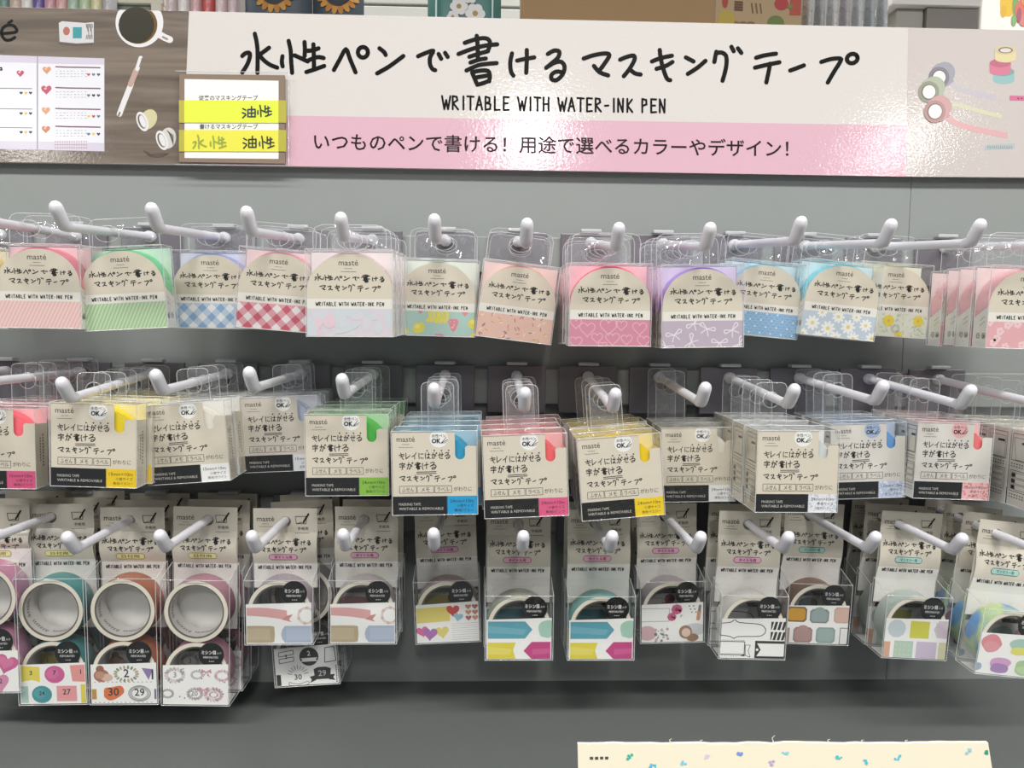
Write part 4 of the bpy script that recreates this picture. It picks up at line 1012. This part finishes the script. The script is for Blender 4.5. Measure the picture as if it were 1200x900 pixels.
# kind, phrase, u, v, Y, roll, behind, tape colour
TOP = [('yellow_flower', 'yellow floral tape at far left', -38, 384, -.070, 1, 1, '#e8d88a'),
       ('pink_stripe', 'pink diagonal stripe tape', 46, 384.5, -.100, .4, 1, '#f08fa0'),
       ('green_stripe', 'green diagonal stripe tape', 148.5, 386, -.094, -3.5, 0, '#7fd6a0'),
       ('blue_check', 'blue gingham tape', 248, 384.8, -.058, .3, 1, '#aab4e6'),
       ('red_check', 'red gingham tape', 323, 387, -.086, 4, 2, '#eaa8b4'),
       ('pastel_wash', 'pastel watercolour tape', 410, 394.6, -.128, -.3, 5, '#efd6da'),
       ('fruit', 'lemon, banana and strawberry print tape', 511.5, 394, -.062, 1.2, 2, '#d9e6d2'),
       ('sprinkle', 'peach sprinkle print tape', 601, 398.7, -.066, 6.5, 2, '#f0b5aa'),
       ('heart', 'deep pink heart outline tape', 714.5, 405.7, -.106, 0, 4, '#ff7a98'),
       ('ribbon', 'lilac ribbon bow tape', 823.5, 407.2, -.110, -1.3, 4, '#b79ae6'),
       ('wave', 'blue wave pattern tape', 891, 394, -.052, 5, 1, '#9fd6ec'),
       ('daisy', 'pale blue daisy print tape', 981, 395.8, -.062, 5.5, 2, '#8fdcea'),
       ('yellow_flower', 'yellow flower and leaf print tape', 1044, 394.4, -.040, 3.2, 1, '#dfe0b6'),
       ('pink_flower', 'pink blossom tape at far right', 1202, 409, -.115, 1, 3, '#f0b9bd')]
tab_limit = .0004
_l1 = {}
for j, (kind, phrase, u, v, Y, rl, nb, col) in enumerate(TOP):
    i = j-2; rng = random.Random(j)
    root = empty('masking_tape_pack', (0, 0, 0)); M = put(root, u, v, Y, rl)
    tag(root, 'clear pack of %s, frontmost on its top-row hook' % phrase, 'tape pack', 'arched tape packs on the top row')
    if (kind, col) not in _l1: _l1[kind, col] = label1(kind, col)
    child('label_card', _l1[kind, col], root)
    child('tape_roll', roll_obj(.0277, .0165, .0022, D1-.0016, 0, .0285, mat(col, .5), mat(col, .5), CORE), root)
    cs = child('clear_case', case(W1, D1, H1), root)
    q = hook_local(M, 0, i, D1, H1)
    dx = max(-.004, min(.004, q.x)); hx = max(dx-.012, min(dx+.012, q.x)); hz = max(q.z-.0016, H1+.0068)
    mb = MB(); y = D1+.0004
    holed(mb, TABM, dx-.025, dx+.025, H1-.0005, hz+.0105, hx, hz, .0085, .0058, lambda x, zz: (x, y, zz), .006, EDGE)
    mb.build('hang_tab', cs)
    stack(root, nb, D1, rng, 'clear pack of %s, %%s from the front, top row' % phrase, '', tab_limit)
    hook_labels[0, i]['label'] = 'white prong hook in the top row, holding the %s packs' % phrase

MID = [dict(tag='#d9d3c8', tape='#e9e2d2', size='15mm×10m', tone='無地/ホワイト', D=.017, ph='plain tape cut off at the left edge', u=-115, v=572, Y=-.06, r=0, n=1),
       dict(tag='#d85a86', tape='#ff6f7c', size='15mm×10m', tone='無地/ピンク', D=.0175, ph='pink tape in slim case, left of the yellow slim pack', u=-6, v=572.5, Y=-.093, r=.6, n=4),
       dict(tag='#ecc91f', tape='#f7dc2a', size='15mm×10m', tone='無地/イエロー', D=.0175, ph='yellow tape in slim case, near the left edge', u=109.5, v=570.8, Y=-.119, r=1.5, n=5),
       dict(tag='#efefec', tape='#f1ede0', size='15mm×10m', tone='無地/ホワイト', D=.0175, ph='white tape in slim case, right of the yellow slim pack', u=222.5, v=566, Y=-.095, r=-4, n=4),
       dict(tag='#dfe1e6', tape='#b9c4da', size='15mm×10m', tone='方眼/グレー', D=.0175, ph='greyish blue tape in slim case, left of the green pack', u=331, v=552.5, Y=-.060, r=-2.6, n=2, paper='#d6cfc2'),
       dict(tag='#8cc24a', tape='#52b84a', size='24mm×10m', tone='無地/グリーン', D=.0262, ph='green tape with lime size tag', u=407, v=581, Y=-.112, r=-.5, n=3),
       dict(tag='#1f9fd6', tape='#2f9cc4', size='24mm×10m', tone='無地/ブルー', D=.0262, ph='bright blue tape with blue size tag', u=510, v=603.3, Y=-.130, r=-1, n=4),
       dict(tag='#e0608c', tape='#f4696c', size='24mm×10m', tone='無地/ピンク', D=.0262, ph='coral pink tape, between the bright blue and wide yellow packs', u=617.5, v=606, Y=-.128, r=-2.5, n=4),
       dict(tag='#f0d020', tape='#f3cf1c', size='24mm×10m', tone='無地/イエロー', D=.0262, ph='yellow tape in wide case, tilted, right of the coral pink pack', u=731, v=607, Y=-.125, r=-5, n=4),
       dict(tag='#f0f0ee', tape='#ebe6d6', size='24mm×10m', tone='無地/ホワイト', D=.0262, ph='white tape in wide case, right of the tilted yellow pack', u=818, v=588, Y=-.068, r=-1, n=2),
       dict(tag='#e8eaef', tape='#d5d9d8', size='24mm×10m', tone='方眼/ブルーグレー', D=.0262, ph='pale grey tape with speckled grey tag', u=933, v=600.5, Y=-.126, r=0, n=4, speck='#c9cfdd'),
       dict(tag='#c3cfe6', tape='#6b9fd6', size='15mm×10m', tone='水玉/ブルー', D=.0175, ph='blue tape with pale blue patterned tag', u=1017, v=584, Y=-.078, r=-2, n=3, dot='#a9bedb', speck='#e6ecf6', paper='#dcd8d0'),
       dict(tag='#eebcbc', tape='#f47c7e', size='15mm×10m', tone='水玉/ピンク', D=.0175, ph='salmon tape with pink patterned tag', u=1114, v=585, Y=-.090, r=1.5, n=4, dot='#ecb6b4', speck='#d98d8d', paper='#dedad2'),
       dict(tag='#efe6b6', tape='#f0e3b0', size='24mm×10m', tone='無地/クリーム', D=.0262, ph='pale yellow tape at the right edge, side panel showing', u=1251, v=601, Y=-.112, r=1.5, n=3, paper='#dedad2')]
for j, c in enumerate(MID):
    i = j-2; rng = random.Random(50+j); D = c['D']; H = .0575
    root = empty('masking_tape_pack', (0, 0, 0)); M = put(root, c['u'], c['v'], c['Y'], c['r'])
    tag(root, 'square pack of %s, frontmost' % c['ph'], 'tape pack', 'square removable tape packs on the middle row')
    child('label_card', label2(c), root)
    child('tape_roll', roll_obj(.0272, .0165, .0022, D-.0018, 0, .0280, mat(c['tape'], .5), mat(c['tape'], .5), CORE), root)
    cs = child('clear_case', case(.058, D, H), root)
    q = hook_local(M, 1, i, D, H)
    dx = max(-.016, min(.016, q.x)); hz = max(q.z-.0022, H+.007)
    mb = MB(); y = D+.0004
    holed(mb, TABM, dx-.0115, dx+.0115, H-.0005, hz+.0125, dx, hz, .0058, .0058, lambda x, zz: (x, y, zz), .004, EDGE)
    mb.build('hang_tab', cs)
    stack(root, c['n'], D, rng, 'square pack of %s, %%s from the front' % c['ph'].split(',')[0] + (' near left edge' if 'near the left' in c['ph'] else ''), '', tab_limit)
    hook_labels[1, i]['label'] = 'white prong hook in the middle row, holding %s' % c['ph'].split(',')[0]

LOW = [dict(sh='pink heart boxes at far left', k='big_heart', two=1, pill='y', ph='two-roll box with pink heart stickers at the left edge', u=-17, v=812, Y=-0.0780, r=0, p=0, n=2, tape='#c98aa5'),
       dict(sh='yellow, pink and teal shape boxes', k='round_square', two=1, pill='y', ph='two-roll box with yellow, pink and teal shape stickers', u=62.7, v=826, Y=-0.0740, r=-.5, p=0, n=2, tape='#4f8f90'),
       dict(sh='orange blob and wreath boxes', k='bear_wreath', two=1, pill='y', ph='two-roll box with orange blob and wreath number stickers', u=145.5, v=825.8, Y=-0.0750, r=0, p=0, n=2, tape='#a8694f'),
       dict(sh='grey bow and wreath boxes', k='grey_bow', two=1, pill='y', ph='two-roll box with grey wreath and bow stickers', u=229, v=827, Y=-0.0750, r=1, p=0, n=2, tape='#b0818f'),
       dict(sh='ribbon and black badge boxes', k='ribbon_tag', two=0, pill='p', ph='one-roll box with pink ribbon sticker, above the black badge box', u=327, v=755.8, Y=-0.0780, r=0, p=0, n=0, tape='#a79aa3'),
       dict(sh='ribbon boxes beside the heart box', k='ribbon_tag', two=0, pill='p', ph='one-roll box with pink ribbon sticker, left of the heart sticker box', u=425, v=755, Y=-0.0740, r=0, p=0, n=1, tape='#b5aeb0'),
       dict(sh='yellow band and heart boxes', k='love', two=0, pill='p', ph='one-roll box with yellow band and small heart stickers', u=525.5, v=753.5, Y=-0.0580, r=-2.5, p=0, n=1, tape='#b9a9a9'),
       dict(sh='arrow boxes below the coral pack', k='arrow', two=0, pill='p', ph='one-roll box with arrow stickers, below the coral pink pack', u=608, v=773.7, Y=-0.0850, r=0, p=0, n=1, tape='#a3a79b'),
       dict(sh='arrow boxes below the yellow pack', k='arrow', two=0, pill='p', ph='one-roll box with arrow stickers, below the tilted yellow pack', u=704, v=773.7, Y=-0.0810, r=0, p=0, n=1, tape='#7fb0ab'),
       dict(sh='blossom and girl boxes', k='girl_flower', two=0, pill='p', ph='one-roll box with pink blossom and girl stickers', u=788, v=753.4, Y=-0.0580, r=-1.2, p=0, n=1, tape='#b5aeb0'),
       dict(sh='black frame boxes', k='black_frame', two=0, pill='p', ph='one-roll box with black and white frame stickers', u=881, v=772.8, Y=-0.0840, r=1.5, p=0, n=1, tape='#c9c7c2'),
       dict(sh='mustard plaque boxes', k='plaque', two=0, pill='t', ph='one-roll box with mustard and grey plaque stickers', u=957, v=755.4, Y=-0.0550, r=2, p=0, n=1, tape='#83665b'),
       dict(sh='pastel square boxes', k='pastel_square', two=0, pill='t', ph='one-roll box with pastel square stickers', u=1071, v=772.6, Y=-0.0810, r=3, p=0, n=2, tape='#b3bfb9'),
       dict(sh='watercolour blob boxes', k='watercolour', two=0, pill='t', ph='one-roll box with watercolour blob stickers, at the right edge', u=1181, v=793, Y=-0.1100, r=6, p=0, n=3, tape='#8fb6b0')]
BADGE = dict(sh='black badge box', k='badge', two=1, pill='y', ph='two-roll box with black badge stickers, hanging behind the pink ribbon box', u=360.5, v=803.6, Y=-0.0525, r=-3.5, p=0, n=1, tape='#9a9895')
EDGEW = mat('#e6e0cf', .5)
_l3 = {}
def low_pack(c, i, rng):
    H = .0975 if c['two'] else .0495
    root = empty('boxed_tape', (0, 0, 0)); M = put(root, c['u'], c['v'], c['Y'], c['r'], c['p'])
    tag(root, c['ph'], 'boxed tape', 'clear boxes of sticker tape on the bottom row')
    if c['k'] not in _l3: _l3[c['k']] = label3(c['k'])
    q = hook_local(M, 2, i, D3-.0007, H)
    hx = max(-.010, min(.010, q.x)); hz = max(q.z-.0008, H+.020)
    child('header_card', card3(c, hx, hz, H), root)
    rm = mat(c['tape'], .5)
    if c['k'] == 'watercolour': rm = wash_mat()
    rolls = [(.0245, False), (.0725, True)] if c['two'] else [(.0247, False)]
    for cz, tx in rolls:
        child('tape_roll', roll_obj(.0238, .0197, .0022, .0205, 0, cz, rm, EDGEW, CORE, core_text=tx), root)
    child('round_sticker', _l3.setdefault('st', sticker3(H)), root)
    child('print_label', _l3[c['k']], root)
    child('clear_case', case(W3, D3, H, .0065), root)
    stack(root, c['n'], D3, rng, 'clear sticker tape box, %%s from the front among the %s' % c['sh'], '', .0006)
    return root
def wash_mat():
    m = bpy.data.materials.new('printed_watercolour'); m.use_nodes = True; nt = m.node_tree; b = nt.nodes['Principled BSDF']
    tc = nt.nodes.new('ShaderNodeTexCoord'); n = nt.nodes.new('ShaderNodeTexNoise'); n.inputs['Scale'].default_value = 34
    r = nt.nodes.new('ShaderNodeValToRGB'); e = r.color_ramp.elements
    e[0].position = .33; e[0].color = lin('#6f9fd0'); e[1].position = .66; e[1].color = lin('#e3b3bd')
    for p, cc in ((.43, '#c8d98a'), (.5, '#a9d0c4'), (.58, '#dfe3dd')): x = e.new(p); x.color = lin(cc)
    nt.links.new(tc.outputs['Object'], n.inputs[0]); nt.links.new(n.outputs['Fac'], r.inputs[0]); nt.links.new(r.outputs[0], b.inputs['Base Color'])
    return m
for j, c in enumerate(LOW):
    low_pack(c, j-2, random.Random(90+j))
    hook_labels[2, j-2]['label'] = 'white prong hook in the bottom row, holding the ' + c['sh']
low_pack(BADGE, 2, random.Random(5))
for (r, i), h in hook_labels.items():
    tag(h, h.get('label', 'white prong hook'), 'hook', 'prong hooks in the %s row' % ROWNAME[r])

# ------------------------------------------------------------------ cream card standing at the front of the shelf
Yc = -.335
pa, pb = at(677, 872, Yc), at(1158, 870.5, Yc)
base = at(900, 872, Yc); base.z = deck_z
cr = empty('cream_card', base)
tag(cr, 'cream card dotted with small blue and green specks, standing at the shelf front', 'card')
def crm(x, y, h): return Vector((x, y, h))
CREAMC = bumped('#e6dfc2', .6, 40, .15, c2='#e8e3d3')
mb = MB(); rd = random.Random(11)
p0, p1 = pa-base, pb-base
n = 34; tops = []
for k in range(n+1):
    t = k/n; p = p0.lerp(p1, t); p.z += rd.uniform(-.0004, .0003) if 0 < k < n else 0
    tops.append(p)
lowl, lowr = Vector((p0.x+.004, -.012, .0006)), Vector((p1.x+.022, -.012, .0006))
front = tops+[lowr, lowl]
bk = [p+Vector((0, .0016, 0)) for p in front]
N = len(front)
mb.add(CREAMC, [p[:] for p in front]+[p[:] for p in bk], [tuple(range(N-1, -1, -1)), tuple(range(N, 2*N))] + [(k, (k+1) % N, N+(k+1) % N, N+k) for k in range(N)])
nrm = (tops[-1]-tops[0]).cross(lowl-tops[0]).normalized()
if nrm.y > 0: nrm = -nrm
sp = [(737, 887, '#37b3a0'), (765, 898, '#4fb8d8'), (802, 893, '#7cc7dc'), (867, 882, '#7b93d8'), (920, 882, '#7fd0df'), (983, 889, '#45c4c8'), (1014, 893, '#4fc0d6'), (1052, 888, '#49bfe0'), (1136, 880, '#8fc9d6'), (1154, 882, '#2f9f76'), (903, 894, '#b6a2d6'), (828, 886, '#d5c7de')]
a = Art(); pl = tops[0]+base
o_ = tops[0]; ex = (tops[-1]-tops[0]).normalized(); ez = ex.cross(nrm)
if ez.z < 0: ez = -ez
for px, py, c in sp:
    w = on_plane(px, py, pl, nrm)-base-o_; x, y = w.dot(ex), w.dot(ez)
    for q in range(5): a.disc(mat(c, .3), x+rd.uniform(-.0012, .0012), y+rd.uniform(-.0009, .0009), rd.uniform(.0004, .0008), h=1, n=6)
w = on_plane(702, 895, pl, nrm)-base-o_; x, y = w.dot(ex), w.dot(ez)
for q in range(4): a.stroke(SOFTINK, [(x-.004+.0022*q, y+.0025), (x-.0026+.0022*q, y+.0025)], .0012, 1, 0)
mb.art(a, lambda x, y, h: o_+ex*x+ez*y+nrm*h, .00012)
# torn paper fuzz along the top edge
for px, L in ((785, .0022), (821, .0016), (905, .0035), (970, .0018), (1010, .0014), (1062, .0012)):
    t = (px-677)/(1158-677); p = p0.lerp(p1, t)+Vector((0, .0008, 0))
    mb.tube(CREAMC, [p, p+Vector((-.0006, 0, L*.6)), p+Vector((.0003, -.0005, L))], [.0003, .0002, .0001], 5)
mb.build('card_sheet', cr)

# ------------------------------------------------------------------ shelves of other goods beyond the sign
YB = .95
SHELF_Z = at(600, 74, YB).z
def bx(mb, m, px0, px1, py0, py1, Y, depth, b=.002):
    p, q = at(px0, py1, Y), at(px1, py0, Y)
    if py1 == 74: p.z = SHELF_Z+.0008
    mb.rbox(m, p.x, Y, p.z, q.x, Y+depth, q.z, b)
rack = empty('rear_shelf', (0, YB, 0)); tag(rack, 'pale grey metal shelf unit in the next aisle, behind the sign', 'shelf')
RG = mat('#a9aaa6', .45); RW = mat('#d3d4cf', .45)
def inrack(mb): mb.v = [(x, y-YB, zz) for x, y, zz in mb.v]
mb = MB(); mb.rbox(RG, -1.5, YB-.05, SHELF_Z-.03, 1.5, YB+.42, SHELF_Z, .004); inrack(mb); mb.build('shelf_board', rack)
mb = MB(); mb.rbox(mat('#8b8985', .5), -1.5, YB+.42, 0, 1.5, YB+.44, SHELF_Z+.55, .003); inrack(mb); mb.build('shelf_back', rack)
mb = MB()
for x in (-1.48, 1.46): mb.rbox(RG, x, YB-.02, 0, x+.02, YB+.42, SHELF_Z-.03, .003)
inrack(mb); mb.build('shelf_upright', rack)
for py0, py1, c in ((-22, -14, RW), (-6, 3, RW), (11, 20, RW), (27, 36, RW)):
    mb = MB(); bx(mb, c, 415, 620, py0, py1, YB+.36, .02); inrack(mb); mb.build('slat', rack)
# green-grey tray with pale frame, grey posts, and the bin front on the right
def thing_box(name, label, cat, parts, group=None):
    mb = MB(); xs = []
    for m, x0, x1, y0, y1, Y, dp in parts: bx(mb, m, x0, x1, y0, y1, Y, dp)
    o = empty(name, (0, YB, SHELF_Z)); tag(o, label, cat, group)
    return o, mb
def finish(o, mb, part):
    mb.v = [(x-o.location.x, y-o.location.y, zz-o.location.z) for x, y, zz in mb.v]; return mb.build(part, o)
def bag(name, label, cat, px0, px1, top, Y, depth, m, group=None, bulge=.35, art=None, part='pouch'):
    # soft pouch: pillow-shaped body standing on the shelf with a sealed upper edge
    p, q = at(px0, 74, Y), at(px1, top, Y); x0, x1 = p.x, q.x; z0, z1 = SHELF_Z+.0008, q.z
    o = empty(name, ((x0+x1)/2, Y, z0)); tag(o, label, cat, group)
    mb = MB(); w = (x1-x0)/2; H = z1-z0; nx, nz = 8, 10; V = []; F = []
    for sgn in (-1, 1):
        for a_ in range(nz+1):
            for b_ in range(nx+1):
                s, t = b_/nx*2-1, a_/nz
                f = (1-s**4)*(math.sin(math.pi*min(1, t*.86+.14))**.5 if t < 1 else 0)
                V.append((s*w, depth/2+sgn*depth/2*f, t*H))
    k = (nx+1)*(nz+1)
    for sgn in (0, 1):
        for a_ in range(nz):
            for b_ in range(nx):
                i0 = sgn*k+a_*(nx+1)+b_; F.append((i0, i0+1, i0+nx+2, i0+nx+1))
    mb.add(m, V, F, True); mb.build(part, o)
    if art:
        mb = MB(); A2 = Art(); art(A2, w, H); mb.art(A2, lambda x, y, h: (x, depth/2-depth/2*(1-(max(-1, min(1, x/w)))**4)*math.sin(math.pi*min(1, max(0, min(1, y/H))*.86+.14))**.5-.0012-h, y), .0004); mb.build('printed_front', o)
    return o
SHINY = lambda hx: bumped(hx, .22, 60, .5, dist=.004)
cols = ['#6f8f86', '#c9b2a8', '#e6e2dc', '#6b5f9f', '#c99aa6', '#d9a8a8', '#a9c0ae', '#b9c9a8', '#d6cfa6', '#b3b0b5']
nm = ['sage green', 'beige', 'white', 'purple', 'dusty rose', 'salmon', 'mint', 'lime tinted', 'pale yellow', 'lavender grey']
for k in range(10):
    bag('hanging_pouch', 'small %s pouch in the row beyond the sign, upper left' % nm[k], 'pouch', -4+k*13.6, 8.5+k*13.6, -50, YB+.02, .035, SHINY(cols[k]), 'small pouches at upper left')
o, mb = thing_box('storage_tray', 'grey green tray with cream rim, beyond the sign above the printed cup', 'tray', [(mat('#7f887f', .5), 134, 176, 3.5, 74, YB+.05, .2), (mat('#d9d6c4', .5), 131, 190, -6, 3.2, YB+.04, .22), (mat('#d9d6c4', .5), 178, 189, 3.4, 74, YB+.04, .22)])
finish(o, mb, 'tray_body')
for k, (c, n_) in enumerate((('#c9b9bb', 'pinkish grey'), ('#e3dddb', 'off white'), ('#cfa8a8', 'rosy'), ('#c9605c', 'red centred'), ('#d9c2c4', 'blush'), ('#cdb9bd', 'mauve'))):
    bag('hanging_pouch', 'small %s pouch beyond the sign, left of the sunflower bags' % n_, 'pouch', 192+k*14.6, 205.5+k*14.6, -45, YB+.02, .035, SHINY(c), 'pouches left of the sunflower bags')
def sunflower(cx):
    def f(A2, w, H):
        s = 1/585; cz = .127
        for q in range(18):
            t = q*2*math.pi/18; A2.disc(mat('#c98f3c' if q % 2 else '#b97c33', .5), cx+.032*math.cos(t), cz+.032*math.sin(t), .0115, .0058, 1+q % 2, 8, t)
        A2.disc(mat('#39404a', .5), cx, cz, .027, h=4, n=24); A2.ring(mat('#2c2f35', .5), cx, cz, .018, .025, 5)
    return f
bag('sunflower_bag', 'slate bag printed with an orange sunflower, left one of the pair', 'bag', 284, 362, -70, YB, .05, mat('#4b5660', .45), 'sunflower bags', art=sunflower(-.003))
bag('sunflower_bag', 'slate bag printed with an orange sunflower, right one of the pair', 'bag', 364, 424, -70, YB, .05, mat('#444f59', .45), 'sunflower bags', art=sunflower(.003))
def flowers(A2, w, H):
    for k in range(14): A2.box(mat('#8d8784', .4), -w*.66+w*1.36*k/14, H*.12, -w*.66+w*1.36*(k+1)/14, H*.97, 0)
    for x, y, r in ((-.01, .105, .018), (.022, .092, .02), (.012, .125, .015), (-.022, .085, .012), (.02, .065, .014), (-.008, .06, .016)):
        for q in range(6): A2.disc(mat('#e4e2e2', .4), x+r*.55*math.cos(q*1.047), y+r*.55*math.sin(q*1.047), r*.45, h=2, n=10)
        A2.disc(mat('#a98f4c', .4), x, y, r*.28, h=3, n=8)
    
    for x0 in (-w*.78, w*.74):
        for k in range(10): A2.box(mat('#c9e3de', .4), x0, H*k/10, x0+w*.05, H*(k+1)/10, 1)
bag('flower_pouch', 'teal edged pouch with a photo of white flowers, beyond the sign', 'pouch', 500, 588, -60, YB, .05, mat('#4f7f79', .35), art=flowers)
# kraft box with fruit print on its right
o = empty('kraft_box', (at(776, 74, YB-.02).x, YB-.02, SHELF_Z+.0005)); tag(o, 'kraft cardboard box with fruit printing on its right part, beyond the sign', 'box')
KB = bumped('#a98a62', .7, 50, .1, c2='#a08059')
mb = MB(); p, q = at(612, 74, YB-.02), at(941, -60, YB-.02)
mb.rbox(KB, p.x-o.location.x, 0, .0005, q.x-o.location.x, .16, q.z-o.location.z, .003); mb.build('carton', o)
mb = MB(); A2 = Art(); kx = lambda px: at(px, 20, YB-.02).x-o.location.x; kz = lambda py: at(800, py, YB-.02).z-o.location.z
P = lambda h: mat(h, .6)
A2.box(P('#b39a78'), kx(838), kz(70), kx(939), kz(-40), 0)
A2.disc(P('#b9a24c'), kx(851), kz(22), .017, .018, 1); A2.disc(P('#6f8048'), kx(909), kz(25), .017, .015, 1); A2.disc(P('#b4464a'), kx(915), kz(2), .014, .012, 1); A2.box(P('#b3564a'), kx(925), kz(15), kx(938), kz(-20), 1); A2.disc(P('#7b8a4c'), kx(925), kz(5), .006, .004, 2); A2.disc(P('#a94c40'), kx(849), kz(1), .006, .012, 1)
for k in range(4): A2.stroke(P('#6b4a36'), [(kx(860), kz(1+3*k)), (kx(870), kz(1.3+3*k))], .004, 1, 0)
for k in range(3): A2.stroke(P('#7a6248'), [(kx(880+k*5), kz(2)), (kx(882+k*5), kz(14))], .003, 1, 0)
for k in range(3): A2.disc(P('#8a6a50'), kx(862+k*9), kz(26), .008, .004, 1)
mb.art(A2, lambda x, y, h: (x, -.0006-h, y), .0004); mb.build('printed_front', o)
for k in range(7):
    c = ['#b3b4b6', '#9ea1a4', '#c0bfc1', '#a9a3a8', '#b9bcbf', '#a3a7ab', '#b1b4b8'][k]
    bag('foil_packet', 'silver foil packet beyond the sign, %s from the kraft box' % ['first', 'second', 'third', 'fourth', 'fifth', 'sixth', 'seventh'][k], 'packet', 943+k*14.8, 957+k*14.8, -40, YB+.01, .04, bumped(c, .25, 70, .9, dist=.006), 'foil packets at upper right')
o, mb = thing_box('display_bin', 'grey bin with white top edge, beyond the sign at upper right', 'bin', [(mat('#9b9992', .5), 1048, 1083, 5, 74, YB+.06, .2), (mat('#807b76', .5), 1083.3, 1148, 5, 74, YB+.05, .2), (mat('#dedad8', .4), 1046, 1150, -2, 4.8, YB+.04, .22)])
finish(o, mb, 'bin_body')
bag('hanging_pouch', 'mottled grey packet above the grey bin at upper right', 'packet', 1050, 1146, -30, YB+.30, .05, bumped('#a39b9d', .3, 60, .8, dist=.005))
# white picture card nearer, at the right
Yw = .22
pw0, pw1 = at(1144.5, 120, Yw), at(1262, -50, Yw)
o = empty('picture_card', ((pw0.x+pw1.x)/2, Yw, pw0.z)); tag(o, 'white card with red and yellow flowers painted on it, behind the sign at right', 'card')
mb = MB(); hw = (pw1.x-pw0.x)/2; H = pw1.z-pw0.z
mb.rbox(mat('#f7f4ec', .4), -hw, 0, 0, hw, .004, H, .0008)
A2 = Art(); sx = 2*hw/117.5; cx = lambda px: -hw+(px-1144.5)*sx; cz = lambda py: H-(py+50)*H/170
for px, py, rx, ry, c in ((1178, 4, 11, 16, '#e8c04a'), (1172, 14, 4, 7, '#e3b53f'), (1187, 5, 4, 14, '#7fae6c'), (1186, 24, 3.5, 7, '#8db478'), (1196, 12, 10, 12, '#dc7a68'), (1199, 24, 7, 7, '#d98a86'), (1192, 18, 3, 9, '#a8657a'), (1203, 0, 10, 9, '#e4926b'), (1192, -4, 5, 4, '#6fa45d')):
    A2.disc(mat(c, .5), cx(px), cz(py), rx*sx, ry*H/170, 1+len(A2.it), 18)
mb.art(A2, lambda x, y, h: (x, -h-.0001, y), .0001); mb.build('card_sheet', o)
# stand that carries the picture card
mb = MB(); mb.rbox(mat('#8b8f8f', .4), -.01, -.02, -pw0.z, .01, -.004 + .02, 0, .002); mb.build('card_post', o)
mb = MB(); mb.rbox(mat('#8b8f8f', .4), -.08, -.08, -pw0.z+.0005, .08, .08, -pw0.z+.012, .003); mb.build('post_foot', o)
